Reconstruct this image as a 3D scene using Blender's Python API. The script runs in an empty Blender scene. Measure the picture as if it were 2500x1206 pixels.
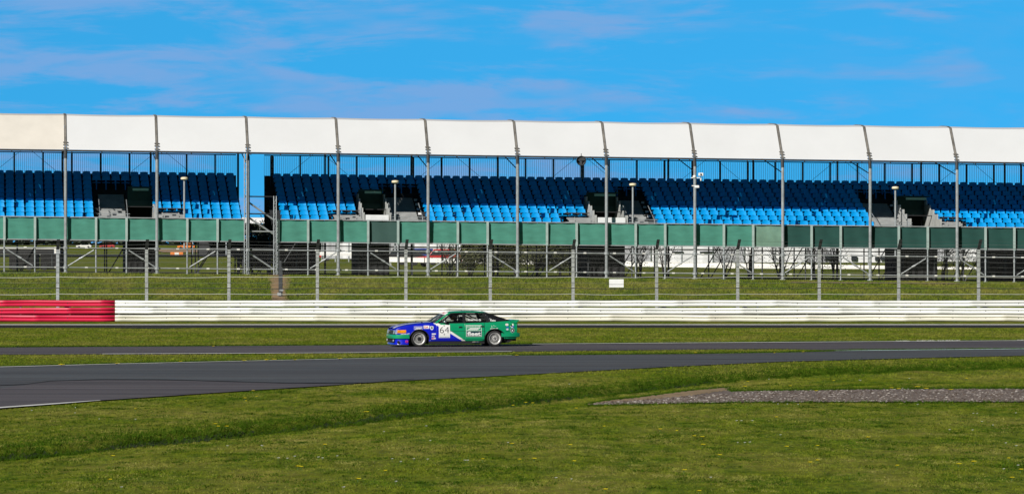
import bpy, bmesh, math, random
import numpy as np
from mathutils import Vector, Matrix
random.seed(7); rng = np.random.default_rng(7)
R = math.radians
sc = bpy.context.scene
COL = sc.collection
# ---------------------------------------------------------------- camera, sky, sun, exposure
F = 10000.0; HC = 3.65; CX = 1250.0; CY = 603.0     # focal length in photo pixels, eye height, image centre
cam = bpy.data.cameras.new("camera"); co = bpy.data.objects.new("camera", cam); COL.objects.link(co)
cam.sensor_width = 36; cam.lens = 36 * F / 2500; cam.clip_start = 1; cam.clip_end = 9000
co.location = (0, 0, HC); co.rotation_euler = (R(90), 0, 0); sc.camera = co
SUN_EL, SUN_AZ = 31.0, 33.0                          # azimuth: degrees to the left of straight behind the camera
sdir = Vector((-math.sin(R(SUN_AZ)) * math.cos(R(SUN_EL)), -math.cos(R(SUN_AZ)) * math.cos(R(SUN_EL)), math.sin(R(SUN_EL))))
sl = bpy.data.lights.new("sun", 'SUN'); sl.energy = 5.0; sl.angle = R(0.5); sl.color = (1.0, 0.955, 0.88)
so = bpy.data.objects.new("sun", sl); COL.objects.link(so); so.location = sdir * 100
so.rotation_euler = sdir.to_track_quat('Z', 'Y').to_euler()
w = bpy.data.worlds.new("World"); sc.world = w; w.use_nodes = True
nt = w.node_tree; nt.nodes.clear(); N = nt.nodes.new; L = nt.links.new
out = N('ShaderNodeOutputWorld'); bg = N('ShaderNodeBackground'); bg.inputs[1].default_value = 0.09
sky = N('ShaderNodeTexSky'); sky.sky_type = 'NISHITA'; sky.sun_disc = False
sky.sun_elevation = R(SUN_EL); sky.sun_rotation = math.atan2(sdir.x, sdir.y)
sky.air_density = 1.0; sky.dust_density = 0.3; sky.ozone_density = 2.5
tc = N('ShaderNodeTexCoord'); sp = N('ShaderNodeSeparateXYZ'); L(tc.outputs['Generated'], sp.inputs[0])
def wm(op, a, b=None, c=None):
    n = N('ShaderNodeMath'); n.operation = op
    for i, v in enumerate((a, b, c)):
        if v is None: continue
        if isinstance(v, (int, float)): n.inputs[i].default_value = v
        else: L(v, n.inputs[i])
    return n.outputs[0]
zz = wm('ADD', wm('MULTIPLY', sp.outputs[2], 0.72), 0.28)   # clear, haze-free air: the low sky keeps the blue of the high sky
cb = N('ShaderNodeCombineXYZ'); L(sp.outputs[0], cb.inputs[0]); L(sp.outputs[1], cb.inputs[1]); L(zz, cb.inputs[2])
nv = N('ShaderNodeVectorMath'); nv.operation = 'NORMALIZE'; L(cb.outputs[0], nv.inputs[0]); L(nv.outputs[0], sky.inputs[0])
tint = N('ShaderNodeMix'); tint.data_type = 'RGBA'; tint.blend_type = 'MULTIPLY'; tint.inputs[0].default_value = 1
L(sky.outputs[0], tint.inputs[6]); tint.inputs[7].default_value = (0.26, 1.46, 1.82, 1)
# thin streaky cloud, laid out by direction
mp = N('ShaderNodeMapping'); L(tc.outputs['Generated'], mp.inputs[0]); mp.inputs['Scale'].default_value = (17, 17, 100); mp.inputs['Rotation'].default_value = (0, R(4), 0)
mp.inputs['Location'].default_value = (1.3, 0.0, 2.12)
n1 = N('ShaderNodeTexNoise'); L(mp.outputs[0], n1.inputs[0]); n1.inputs['Scale'].default_value = 1.0; n1.inputs['Detail'].default_value = 9; n1.inputs['Roughness'].default_value = 0.62; n1.inputs['Distortion'].default_value = 0.35
mr = N('ShaderNodeMapRange'); L(n1.outputs[0], mr.inputs[0]); mr.inputs[1].default_value = 0.43; mr.inputs[2].default_value = 0.60; mr.inputs[3].default_value = 0; mr.inputs[4].default_value = 1.0; mr.interpolation_type = 'SMOOTHSTEP'
mx = N('ShaderNodeMix'); mx.data_type = 'RGBA'; mp3 = N('ShaderNodeMapping'); L(tc.outputs['Generated'], mp3.inputs[0]); mp3.inputs['Scale'].default_value = (7, 7, 34); mp3.inputs['Location'].default_value = (4.35, 0, 1.4)
n3 = N('ShaderNodeTexNoise'); L(mp3.outputs[0], n3.inputs[0]); n3.inputs['Detail'].default_value = 3
side = wm('MULTIPLY_ADD', sp.outputs[0], -1.5, wm('ADD', n3.outputs[0], 0.02))     # more cloud towards the left
m3 = N('ShaderNodeMapRange'); L(side, m3.inputs[0]); m3.inputs[1].default_value = 0.36; m3.inputs[2].default_value = 0.58; m3.inputs[3].default_value = 0.12; m3.inputs[4].default_value = 0.90
L(wm('MULTIPLY', mr.outputs[0], m3.outputs[0]), mx.inputs[0]); L(tint.outputs[2], mx.inputs[6]); mx.inputs[7].default_value = (2.1, 4.4, 8.3, 1)
# sky made darker above a low band, cutting fill light on the seats
fall = N('ShaderNodeMapRange'); L(sp.outputs[2], fall.inputs[0]); fall.inputs[1].default_value = 0.060; fall.inputs[2].default_value = 0.15; fall.inputs[3].default_value = 1.0; fall.inputs[4].default_value = 0.17
sth = N('ShaderNodeMapRange'); L(sp.outputs[1], sth.inputs[0]); sth.inputs[1].default_value = -0.5; sth.inputs[2].default_value = 0.5; sth.inputs[3].default_value = 0.28; sth.inputs[4].default_value = 1.0  # sky behind the camera dimmed too, so shaded seats stay dark
vm = N('ShaderNodeVectorMath'); vm.operation = 'SCALE'; L(mx.outputs[2], vm.inputs[0]); L(wm('MULTIPLY', fall.outputs[0], sth.outputs[0]), vm.inputs['Scale'])
L(vm.outputs[0], bg.inputs[0]); L(bg.outputs[0], out.inputs[0])
sc.view_settings.view_transform = 'Standard'; sc.view_settings.look = 'None'; sc.view_settings.exposure = 0.0; sc.view_settings.gamma = 1
sc.render.engine = 'CYCLES'
try: sc.cycles.transparent_max_bounces = 24
except Exception: pass

# ---------------------------------------------------------------- helpers
def tag(o, label=None, cat=None, group=None, kind=None):
    if label: o['label'] = label
    if cat: o['category'] = cat
    if group: o['group'] = group
    if kind: o['kind'] = kind
    return o
def empty(name, loc=(0, 0, 0), rz=0.0):
    o = bpy.data.objects.new(name, None); COL.objects.link(o); o.location = loc; o.rotation_euler = (0, 0, rz); o.empty_display_size = .3
    return o
class MB:
    def __init__(s): s.v = []; s.f = []
    def add(s, vs, fs):
        b = len(s.v); s.v += [tuple(p) for p in vs]; s.f += [tuple(i + b for i in q) for q in fs]; return s
    def quad(s, *p): return s.add(p, [tuple(range(len(p)))])
    def hexa(s, p):  # p: bottom 4 ccw, top 4
        return s.add(p, [(3, 2, 1, 0), (4, 5, 6, 7), (0, 1, 5, 4), (1, 2, 6, 5), (2, 3, 7, 6), (3, 0, 4, 7)])
    def box(s, x0, x1, y0, y1, z0, z1, T=None):
        p = [(x0, y0, z0), (x1, y0, z0), (x1, y1, z0), (x0, y1, z0), (x0, y0, z1), (x1, y0, z1), (x1, y1, z1), (x0, y1, z1)]
        if T: p = [T(*q) for q in p]
        return s.hexa(p)
    def tube(s, a, b, r, n=8, r2=None, cap=True):
        a = Vector(a); b = Vector(b); d = (b - a)
        if d.length < 1e-6: return s
        d.normalize(); u = d.orthogonal().normalized(); w_ = d.cross(u); r2 = r if r2 is None else r2
        vs = [a + (u * math.cos(2 * math.pi * i / n) + w_ * math.sin(2 * math.pi * i / n)) * r for i in range(n)]
        vs += [b + (u * math.cos(2 * math.pi * i / n) + w_ * math.sin(2 * math.pi * i / n)) * r2 for i in range(n)]
        fs = [(i, (i + 1) % n, n + (i + 1) % n, n + i) for i in range(n)]
        if cap: fs += [tuple(range(n - 1, -1, -1)), tuple(range(n, 2 * n))]
        return s.add(vs, fs)
    def path(s, pts, r, n=6):
        for i in range(len(pts) - 1): s.tube(pts[i], pts[i + 1], r if not isinstance(r, (list, tuple)) else r[i], n, None if not isinstance(r, (list, tuple)) else r[i + 1])
        return s
    def grid(s, P):  # P rows of points
        m = len(P[0]); vs = [q for row in P for q in row]
        fs = [(j * m + i, j * m + i + 1, (j + 1) * m + i + 1, (j + 1) * m + i) for j in range(len(P) - 1) for i in range(m - 1)]
        return s.add(vs, fs)
    def lathe(s, prof, c, ax='y', n=32):  # prof: (offset along axis, radius)
        rows = []
        for (o, r) in prof:
            row = []
            for i in range(n + 1):
                a = 2 * math.pi * i / n
                if ax == 'y': row.append((c[0] + r * math.cos(a), c[1] + o, c[2] + r * math.sin(a)))
                elif ax == 'z': row.append((c[0] + r * math.cos(a), c[1] + r * math.sin(a), c[2] + o))
                else: row.append((c[0] + o, c[1] + r * math.cos(a), c[2] + r * math.sin(a)))
            rows.append(row)
        return s.grid(rows)
    def ball(s, c, r, n=10, sq=(1, 1, 1)):
        prof = [( -math.cos(math.pi * i / n), max(1e-4, math.sin(math.pi * i / n))) for i in range(n + 1)]
        rows = [[(c[0] + q * r * sq[0] * math.cos(2 * math.pi * k / (n * 2)), c[1] + q * r * sq[1] * math.sin(2 * math.pi * k / (n * 2)), c[2] + o * r * sq[2]) for k in range(n * 2 + 1)] for (o, q) in prof]
        return s.grid(rows)
    def build(s, name, mat, parent=None, smooth=False, merge=True, origin=None, bevel=0, solid=0):
        me = bpy.data.meshes.new(name); vs = s.v
        if origin is not None: vs = [(p[0] - origin[0], p[1] - origin[1], p[2] - origin[2]) for p in vs]
        me.from_pydata(vs, [], s.f); me.update()
        if merge and len(vs) < 60000:
            bm = bmesh.new(); bm.from_mesh(me); bmesh.ops.remove_doubles(bm, verts=bm.verts, dist=1e-5)
            bmesh.ops.recalc_face_normals(bm, faces=bm.faces); bm.to_mesh(me); bm.free()
        me.materials.append(mat)
        if smooth:
            me.polygons.foreach_set('use_smooth', [True] * len(me.polygons))
            try: me.set_sharp_from_angle(angle=R(38))
            except Exception: pass
        o = bpy.data.objects.new(name, me); COL.objects.link(o)
        if parent: o.parent = parent
        if origin is not None: o.location = origin
        if solid:
            m = o.modifiers.new('solid', 'SOLIDIFY'); m.thickness = solid; m.offset = -1
        if bevel:
            m = o.modifiers.new('bevel', 'BEVEL'); m.width = bevel; m.segments = 2; m.limit_method = 'ANGLE'
        return o
M = {}
def mat(name, col, rough=0.6, metal=0.0, var=0.12, scale=3.0, coat=0.0, spec=0.5, col2=None, bump=0.0, stretch=(1, 1, 1), coord='Object', emit=None, trans=0.0, v2=None):
    m = bpy.data.materials.new(name); m.use_nodes = True; t = m.node_tree; b = t.nodes['Principled BSDF']
    b.inputs['Roughness'].default_value = rough; b.inputs['Metallic'].default_value = metal; b.inputs['Coat Weight'].default_value = coat; b.inputs['Coat Roughness'].default_value = 0.08
    b.inputs['Specular IOR Level'].default_value = spec
    c = t.nodes.new('ShaderNodeTexCoord'); mpg = t.nodes.new('ShaderNodeMapping'); t.links.new(c.outputs[coord], mpg.inputs[0]); mpg.inputs['Scale'].default_value = stretch
    n = t.nodes.new('ShaderNodeTexNoise'); n.inputs['Scale'].default_value = scale; n.inputs['Detail'].default_value = 6; n.inputs['Roughness'].default_value = 0.6
    t.links.new(mpg.outputs[0], n.inputs[0])
    r = t.nodes.new('ShaderNodeValToRGB'); t.links.new(n.outputs[0], r.inputs[0])
    a = col; d = col2 if col2 else tuple(x * (1 - var) for x in col); e = tuple(min(1, x * (1 + var)) for x in col)
    r.color_ramp.elements[0].position = .32; r.color_ramp.elements[1].position = .68
    r.color_ramp.elements[0].color = (*d, 1); r.color_ramp.elements[1].color = (*(a if col2 else e), 1)
    t.links.new(r.outputs[0], b.inputs['Base Color'])
    if bump:
        bp = t.nodes.new('ShaderNodeBump'); bp.inputs['Strength'].default_value = bump; bp.inputs['Distance'].default_value = .03; t.links.new(n.outputs[0], bp.inputs['Height']); t.links.new(bp.outputs[0], b.inputs['Normal'])
    if emit: b.inputs['Emission Color'].default_value = (*emit, 1); b.inputs['Emission Strength'].default_value = 1
    if trans:
        # thin cloth: part of the light passes through
        tr = t.nodes.new('ShaderNodeBsdfTranslucent'); mxs = t.nodes.new('ShaderNodeMixShader'); mxs.inputs[0].default_value = trans
        t.links.new(r.outputs[0], tr.inputs[0]); t.links.new(b.outputs[0], mxs.inputs[1]); t.links.new(tr.outputs[0], mxs.inputs[2]); t.links.new(mxs.outputs[0], t.nodes['Material Output'].inputs[0])
    M[name] = m; return m
def glassmat(name, tintc, opac, rough=0.03):
    m = bpy.data.materials.new(name); m.use_nodes = True; t = m.node_tree; b = t.nodes['Principled BSDF']
    b.inputs['Base Color'].default_value = (*tintc, 1); b.inputs['Roughness'].default_value = rough; b.inputs['Specular IOR Level'].default_value = .6
    tr = t.nodes.new('ShaderNodeBsdfTransparent'); tr.inputs[0].default_value = (.72, .75, .78, 1); mx_ = t.nodes.new('ShaderNodeMixShader'); fr = t.nodes.new('ShaderNodeFresnel'); fr.inputs[0].default_value = 1.45
    ad = t.nodes.new('ShaderNodeMath'); ad.operation = 'ADD'; ad.inputs[1].default_value = opac; ad.use_clamp = True; t.links.new(fr.outputs[0], ad.inputs[0])
    t.links.new(ad.outputs[0], mx_.inputs[0]); t.links.new(tr.outputs[0], mx_.inputs[1]); t.links.new(b.outputs[0], mx_.inputs[2]); t.links.new(mx_.outputs[0], t.nodes['Material Output'].inputs[0])
    M[name] = m; return m
def gd(py, z=0.0): return (HC - z) * F / (py - CY)                 # distance of ground seen at photo row py
def gp(px, py, z=0.0): d = gd(py, z); return ((px - CX) / F * d, d)
def lerp(x, xs, ys): return float(np.interp(x, xs, ys))

mat('white_paint', (.80, .79, .76), .45, var=.05, scale=.7, coord='Object')
mat('galvanised', (.42, .45, .47), .5, .55, var=.25, scale=4)
mat('dark_steel', (.045, .05, .055), .6, .3, var=.3)
mat('black', (.012, .012, .014), .7, var=.3)
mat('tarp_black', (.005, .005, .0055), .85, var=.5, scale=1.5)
mat('concrete', (.42, .43, .42), .85, var=.18, scale=2, bump=.2)
mat('roof_canvas', (.665, .675, .69), .62, var=.03, scale=.35, stretch=(1, 1, 1))
mat('canvas_stained', (.67, .63, .57), .65, var=.07, scale=.5)
# ---------------------------------------------------------------- stand frame (needed by the terrain)
TH = R(7.3); AX = Vector((math.cos(TH), math.sin(TH))); BX = Vector((-math.sin(TH), math.cos(TH))); SLOPE = -0.0102
OY = 226.6; OX = (160 - CX) / F * OY
def S(u, v, z):                                                     # along the stand, into it, height at its left end
    return (OX + AX.x * u + BX.x * v, OY + AX.y * u + BX.y * v, z + SLOPE * u)
def pu(px, v=0.0):
    t = (px - CX) / F; ox = OX + BX.x * v; oy = OY + BX.y * v
    return (t * oy - ox) / (AX.x - t * AX.y)
def uof(x, y): return (x - OX) * AX.x + (y - OY) * AX.y
# ---------------------------------------------------------------- terrain
BX_PX = [(-400, 1128), (0, 1100), (250, 1082), (500, 1057), (750, 1030), (1000, 1003), (1250, 977), (1500, 950), (1750, 925), (2000, 907), (2500, 893), (2900, 885)]
bankline = sorted([gp(*p) for p in BX_PX]); BLX = [p[0] for p in bankline]; BLY = [p[1] for p in bankline]
def step_y(x): return np.interp(x, BLX, BLY)
def ground_z(x, y):
    x = np.asarray(x, float); y = np.asarray(y, float)
    s = y - step_y(x) + .35 * np.sin(x * 1.7) * .5 + .12 * np.sin(x * 4.1)
    h = np.interp(x, [-12, 0, 8, 16], [.17, .15, .12, .07])
    z = np.where(s < 0, -h * np.clip(1 - (-s - .3) / 16, 0, 1), -h * np.clip(1 - s / 1.3, 0, 1) ** 1.5)
    z = z + np.where((y < 96), .02 * np.sin(x * .9 + y * .31) * np.sin(y * .23), 0) * np.clip((y - 50) / 20, 0, 1)
    u = (x - OX) * AX.x + (y - OY) * AX.y
    crest = 2.2 + SLOPE * u
    b0 = np.interp(y, [200.2, 201.6], [0, .86])
    bank = b0 + (crest - .86) * np.interp(y, [201.6, 207, 214, 221], [0, .28, .72, 1])
    far = np.interp(y, [250, 300, 420, 1000, 1800, 3200], [0, 0, .2, 1, 1.6, 3.2]); fz = np.interp(y, [250, 300], [0, 1]); 
    base = (1 - fz) * crest + fz * 2.0
    zf = base + far * 1.15
    return np.where(y < 200.2, z, np.where(y < 225, bank, zf))
ys = np.concatenate([np.linspace(30, 56, 14), np.linspace(57, 112, 300), np.linspace(113, 199, 60), np.linspace(200, 226, 70), np.linspace(228, 320, 30), np.geomspace(330, 6000, 40)])
nx = 170; rows = []
V = np.zeros((len(ys), nx, 3))
for j, y in enumerate(ys):
    hw = max(14, y * .22) if y < 330 else y * .5
    xs = np.linspace(-hw, hw, nx); V[j, :, 0] = xs; V[j, :, 1] = y; V[j, :, 2] = ground_z(xs, y)
Vf = V.reshape(-1, 3); m_ = nx
fs = [(j * m_ + i, j * m_ + i + 1, (j + 1) * m_ + i + 1, (j + 1) * m_ + i) for j in range(len(ys) - 1) for i in range(m_ - 1)]
def grassmat(name, g1, g2, dry, dryamt=.5, tuft=False):
    m = bpy.data.materials.new(name); m.use_nodes = True; t = m.node_tree; b = t.nodes['Principled BSDF']; b.inputs['Roughness'].default_value = .85; b.inputs['Specular IOR Level'].default_value = .04
    c = t.nodes.new('ShaderNodeNewGeometry')
    def noise(scale, st, det=5):
        mpg = t.nodes.new('ShaderNodeMapping'); t.links.new(c.outputs['Position'], mpg.inputs[0]); mpg.inputs['Scale'].default_value = st
        n = t.nodes.new('ShaderNodeTexNoise'); n.inputs['Scale'].default_value = scale; n.inputs['Detail'].default_value = det; n.inputs['Roughness'].default_value = .62; t.links.new(mpg.outputs[0], n.inputs[0]); return n.outputs[0]
    def ramp(src, p0, p1):
        r = t.nodes.new('ShaderNodeMapRange'); r.inputs[1].default_value = p0; r.inputs[2].default_value = p1; t.links.new(src, r.inputs[0]); return r.outputs[0]
    def mix(f, a, bb):
        x = t.nodes.new('ShaderNodeMix'); x.data_type = 'RGBA'; t.links.new(f, x.inputs[0])
        for k, q in ((6, a), (7, bb)):
            if isinstance(q, tuple): x.inputs[k].default_value = (*q, 1)
            else: t.links.new(q, x.inputs[k])
        return x.outputs[2]
    base = mix(ramp(noise(1.0, (1, .4, 1), 7), .40, .60), g1, g2)
    c2 = mix(ramp(noise(.36, (1, .35, 1), 8), .44, .66), base, dry) if dryamt > 0 else base
    c2 = mix(ramp(noise(7, (1, .3, 1), 6), .38, .68), c2, tuple(x * 1.75 for x in g2)) if not tuft else mix(ramp(noise(14, (1, 1, 1), 3), .35, .7), c2, tuple(x * 1.3 for x in g2))
    dk = t.nodes.new('ShaderNodeMix'); dk.data_type = 'RGBA'; dk.blend_type = 'MULTIPLY'; dk.inputs[0].default_value = 1; t.links.new(c2, dk.inputs[6])
    v = t.nodes.new('ShaderNodeValToRGB'); t.links.new(noise(3.2, (1, .25, 1), 8), v.inputs[0]); v.color_ramp.elements[0].position = .3; v.color_ramp.elements[1].position = .7
    v.color_ramp.elements[0].color = (.48, .55, .45, 1); v.color_ramp.elements[1].color = (1.12, 1.1, 1.1, 1); t.links.new(v.outputs[0], dk.inputs[7])
    t.links.new(dk.outputs[2], b.inputs['Base Color'])
    if not tuft:
        bp = t.nodes.new('ShaderNodeBump'); bp.inputs['Strength'].default_value = .5; bp.inputs['Distance'].default_value = .05; t.links.new(noise(12, (1, .5, 1), 4), bp.inputs['Height']); t.links.new(bp.outputs[0], b.inputs['Normal'])
    M[name] = m; return m
grassmat('grass_ground', (.042, .098, .006), (.118, .138, .013), (.235, .195, .052))
grassmat('grass_blade', (.055, .135, .006), (.160, .190, .016), (.33, .285, .08), tuft=True)
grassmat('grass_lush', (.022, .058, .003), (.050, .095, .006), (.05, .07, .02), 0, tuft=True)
me = bpy.data.meshes.new('ground'); me.from_pydata([tuple(p) for p in Vf], [], fs); me.update(); me.materials.append(M['grass_ground'])
me.polygons.foreach_set('use_smooth', [True] * len(me.polygons))
go = bpy.data.objects.new('ground', me); COL.objects.link(go); tag(go, 'mown grass ground of the circuit infield, bank and far fields', 'ground', kind='structure')

# ---------------------------------------------------------------- tracks, lines, gravel
def asphalt(name, c1, c2, bluec=None, rough=.8):
    m = mat(name, c1, rough, var=.2, scale=1.0, col2=c2, stretch=(.12, .5, 1), coord='Object', spec=.35); t = m.node_tree; b = t.nodes['Principled BSDF']
    c = t.nodes.new('ShaderNodeTexCoord'); n = t.nodes.new('ShaderNodeTexNoise'); n.inputs['Scale'].default_value = 30; n.inputs['Detail'].default_value = 3; t.links.new(c.outputs['Object'], n.inputs[0])
    src = b.inputs['Base Color'].links[0].from_socket; x = t.nodes.new('ShaderNodeMix'); x.data_type = 'RGBA'; x.blend_type = 'MULTIPLY'; x.inputs[0].default_value = 1
    rr = t.nodes.new('ShaderNodeValToRGB'); t.links.new(n.outputs[0], rr.inputs[0]); rr.color_ramp.elements[0].position = .35; rr.color_ramp.elements[1].position = .65; rr.color_ramp.elements[0].color = (.8, .8, .8, 1); rr.color_ramp.elements[1].color = (1.15, 1.15, 1.15, 1)
    t.links.new(src, x.inputs[6]); t.links.new(rr.outputs[0], x.inputs[7])
    # long rubber streaks along the running direction
    mp2 = t.nodes.new('ShaderNodeMapping'); mp2.inputs['Scale'].default_value = (.03, .9, 1); mp2.inputs['Rotation'].default_value = (0, 0, R(-16)); t.links.new(c.outputs['Object'], mp2.inputs[0])
    n2 = t.nodes.new('ShaderNodeTexNoise'); n2.inputs['Scale'].default_value = 1.4; n2.inputs['Detail'].default_value = 6; t.links.new(mp2.outputs[0], n2.inputs[0])
    r2 = t.nodes.new('ShaderNodeValToRGB'); t.links.new(n2.outputs[0], r2.inputs[0]); r2.color_ramp.elements[0].position = .36; r2.color_ramp.elements[1].position = .62; r2.color_ramp.elements[0].color = (.60, .60, .64, 1); r2.color_ramp.elements[1].color = (1.15, 1.16, 1.16, 1)
    y = t.nodes.new('ShaderNodeMix'); y.data_type = 'RGBA'; y.blend_type = 'MULTIPLY'; y.inputs[0].default_value = 1; t.links.new(x.outputs[2], y.inputs[6]); t.links.new(r2.outputs[0], y.inputs[7]); t.links.new(y.outputs[2], b.inputs['Base Color']); return m
asphalt('asphalt_race', (.110, .098, .108), (.086, .078, .084))
asphalt('asphalt_near', (.094, .106, .116), (.076, .074, .080))
asphalt('asphalt_service', (.022, .022, .024), (.018, .018, .02))
mat('line_white', (.72, .72, .70), .6, var=.15, scale=2)
mat('line_teal', (.45, .62, .62), .6, var=.2, scale=2)
def strip(name, top, bot, z, matn, label, kind='structure', jag=0.0, n=160, edge=None, smooth_z=True):
    """flat sheet between two image-space edges carried onto the ground plane"""
    X0 = min(p[0] for p in top); X1 = max(p[0] for p in top); Pt = []; Pb = []
    for i in range(n + 1):
        px = X0 + (X1 - X0) * i / n
        yt = lerp(px, *zip(*top)); yb = lerp(px, *zip(*bot))
        a = gp(px, yt); b_ = gp(px, yb)
        ja = jag * (math.sin(i * 1.7) + random.uniform(-1, 1)); jb = jag * (math.sin(i * 2.3) + random.uniform(-1, 1)) * .6
        Pt.append((a[0] * (a[1] + ja) / a[1], a[1] + ja, z)); Pb.append((b_[0] * (b_[1] - jb) / b_[1], b_[1] - jb, z))
    mb = MB(); rows = [[(p[0] + (q[0] - p[0]) * k / 6, p[1] + (q[1] - p[1]) * k / 6, z) for p, q in zip(Pb, Pt)] for k in range(7)]
    if not smooth_z: rows = [[(p[0], p[1], float(ground_z(p[0], p[1])) + z) for p in r_] for r_ in rows]
    mb.grid(rows); o = mb.build(name, M[matn], merge=False); tag(o, label, name.replace('_', ' '), kind=kind); return o
race_top = [(-500, 851.5), (0, 848.5), (500, 845.5), (950, 842.5), (1300, 840.5), (1700, 838), (1900, 836), (2500, 832), (2900, 829)]
race_bot = [(-500, 869), (0, 866), (500, 864), (1200, 859), (1700, 853.5), (1900, 852), (2080, 856.5), (2500, 853.5), (2900, 851)]
near_top = [(-500, 912), (0, 897), (312, 889), (625, 882), (1000, 873.5), (1250, 869), (1700, 865), (1900, 862), (2000, 859.5), (2080, 857), (2500, 853.2), (2900, 850)]
near_bot = [(-500, 1052), (0, 998), (250, 979), (625, 954), (950, 932), (1250, 917), (1600, 898), (1900, 884), (2250, 874.5), (2500, 869), (2900, 862)]
strip('race_track', race_top, race_bot, .012, 'asphalt_race', 'grey asphalt race track that the green and blue car runs on')
strip('near_track', near_top, near_bot, .020, 'asphalt_near', 'blue grey asphalt of the nearer track curving in from lower left')
strip('tarmac_patch', [(-500, 965), (0, 950), (125, 932), (250, 928), (400, 928.5), (700, 937), (830, 939.7)], [(-500, 1052), (0, 998), (250, 979), (625, 954), (830, 941)], .026, 'asphalt_race', 'purplish grey tarmac on the near side of the nearer track')
strip('tarmac_joint', [(-200, 950), (60, 940), (125, 931.4), (250, 927.4), (400, 928), (700, 936.5), (900, 936), (1010, 926)], [(-200, 951), (60, 941), (125, 932.6), (250, 928.8), (400, 929.6), (700, 938), (900, 937), (1010, 926.4)], .032, 'asphalt_service', 'thin dark joint line curving across the nearer track', n=60)
strip('service_road', [(-500, 794.3), (2900, 794.3)], [(-500, 800.2), (250, 800), (330, 801.8), (400, 801.8), (470, 800), (2900, 799.6)], .010, 'asphalt_service', 'dark asphalt strip in front of the white crash barrier')
strip('road_line', [(-500, 792.2), (2900, 792.0)], [(-500, 793.9), (2900, 793.8)], .016, 'line_white', 'thin white line along the far edge of the dark asphalt strip', n=40)
strip('road_line', [(250, 865.0), (700, 863.0), (1250, 859.0)], [(250, 865.8), (700, 863.8), (1250, 859.8)], .03, 'line_white', 'faint white line on the near edge of the race track', n=30)
strip('road_line', [(1300, 840.6), (1700, 837.6), (2190, 834.3), (2900, 829.5)], [(1300, 841.3), (1700, 838.6), (2190, 835.2), (2900, 830.4)], .03, 'line_white', 'white line on the far edge of the race track behind the car', n=30)
strip('road_line', [(-500, 912), (0, 897.2), (312, 889.2), (625, 882.2), (1000, 873.7), (1250, 869.2)], [(-500, 913.2), (0, 898.2), (312, 890), (625, 882.9), (1000, 874.2), (1250, 869.6)], .034, 'line_white', 'thin white line on the far edge of the nearer track', n=60)
strip('road_line', [(2040, 857.9), (2120, 856.6), (2500, 852.6), (2900, 849.4)], [(2040, 858.3), (2120, 857.8), (2500, 853.9), (2900, 850.6)], .034, 'line_teal', 'pale teal line where the two tracks join at right', n=30)
strip('road_line', [(-500, 1050), (0, 996.2), (140, 986.5), (245, 979.3)], [(-500, 1053), (0, 999), (140, 988.8), (245, 980)], .034, 'line_white', 'broad white edge line at lower left of the nearer track', n=30)
for k, (a, b_) in enumerate([(2188, 2222), (2240, 2285), (2290, 2345), (2486, 2560)]):
    y0, y1 = lerp(a, [1300, 2900], [840.3, 829.3]), lerp(b_, [1300, 2900], [840.3, 829.3])
    A = gp(a, y0 - .3); B = gp(b_, y1 - .3); mb = MB(); mb.hexa([(A[0], A[1], 0), (B[0], B[1], 0), (B[0], B[1] + .4, 0), (A[0], A[1] + .4, 0), (A[0], A[1], .02), (B[0], B[1], .02), (B[0], B[1] + .35, .045), (A[0], A[1] + .35, .045)])
    o = mb.build('kerb', M['white_paint'], bevel=.01)
    tag(o, ['leftmost white kerb block on the far track edge at right', 'second white kerb block from the left on the far track edge', 'third white kerb block from the left on the far track edge', 'last white kerb block at the right picture edge of the track'][k], 'kerb', 'white kerb blocks on the far track edge')
# gravel
mat('ditch_dark', (.020, .034, .006), .95, var=.5, scale=4)
mat('gravel', (.20, .165, .145), .95, col2=(.09, .062, .048), scale=7, bump=.6, stretch=(1, 1, 1))
mat('dirt', (.36, .25, .14), .95, col2=(.14, .10, .05), scale=3, bump=.5)
mat('pebble', (.30, .28, .27), .9, var=.6, scale=14, coord='Object', col2=(.05, .04, .036))
grt = [(1435, 979.5), (1480, 971), (1550, 964.5), (1675, 948), (1770, 940.5), (1785, 952), (2100, 952.5), (2500, 951), (2900, 951)]
grb = [(1435, 980.5), (1500, 981.5), (1700, 983), (2500, 982.5), (2900, 982)]
def gz(o, dz):
    m = o.data; n = len(m.vertices); a = np.empty(n * 3); m.vertices.foreach_get('co', a); a = a.reshape(-1, 3); a[:, 2] = ground_z(a[:, 0], a[:, 1]) + dz; m.vertices.foreach_set('co', a.ravel()); m.update()
go2 = strip('gravel_bed', grt, grb, .02, 'gravel', 'strip of grey and brown gravel in the grass at right', jag=.35, n=260); gz(go2, .028)
o = strip('bare_soil', [(1435, 979), (1480, 970.5), (1550, 964), (1675, 947.5), (1740, 940), (1772, 939), (1780, 941)], [(1435, 980), (1480, 975), (1550, 974), (1675, 963), (1740, 953), (1772, 949), (1780, 946)], .03, 'dirt', 'sandy bare soil at the left tip of the gravel strip', jag=.7, n=90); gz(o, .034)
# scattered stones over the gravel: uncountable, one object
mb = MB()
for k in range(7500):
    px = random.uniform(1450, 2620); yt = lerp(px, *zip(*grt)); yb = lerp(px, *zip(*grb)); py = random.uniform(yt - 1.5 if px > 1790 else yt + (yb - yt) * .4, yb + 1); x, y = gp(px, py); r = random.choice([.012, .016, .02, .028, .04])
    z = float(ground_z(x, y)) + .029; a = random.uniform(0, 6.3); q = [(x + r * math.cos(a + t) * random.uniform(.7, 1.5), y + r * math.sin(a + t) * 1.2, z) for t in (0, 1.57, 3.14, 4.71)]
    mb.add(q + [(x + random.uniform(-.3, .3) * r, y, z + r * random.uniform(.3, .6))], [(0, 1, 4), (1, 2, 4), (2, 3, 4), (3, 0, 4)])
tag(mb.build('gravel_stones', M['pebble'], merge=False), 'loose grey stones scattered over the gravel strip', 'gravel', kind='stuff')
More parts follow.
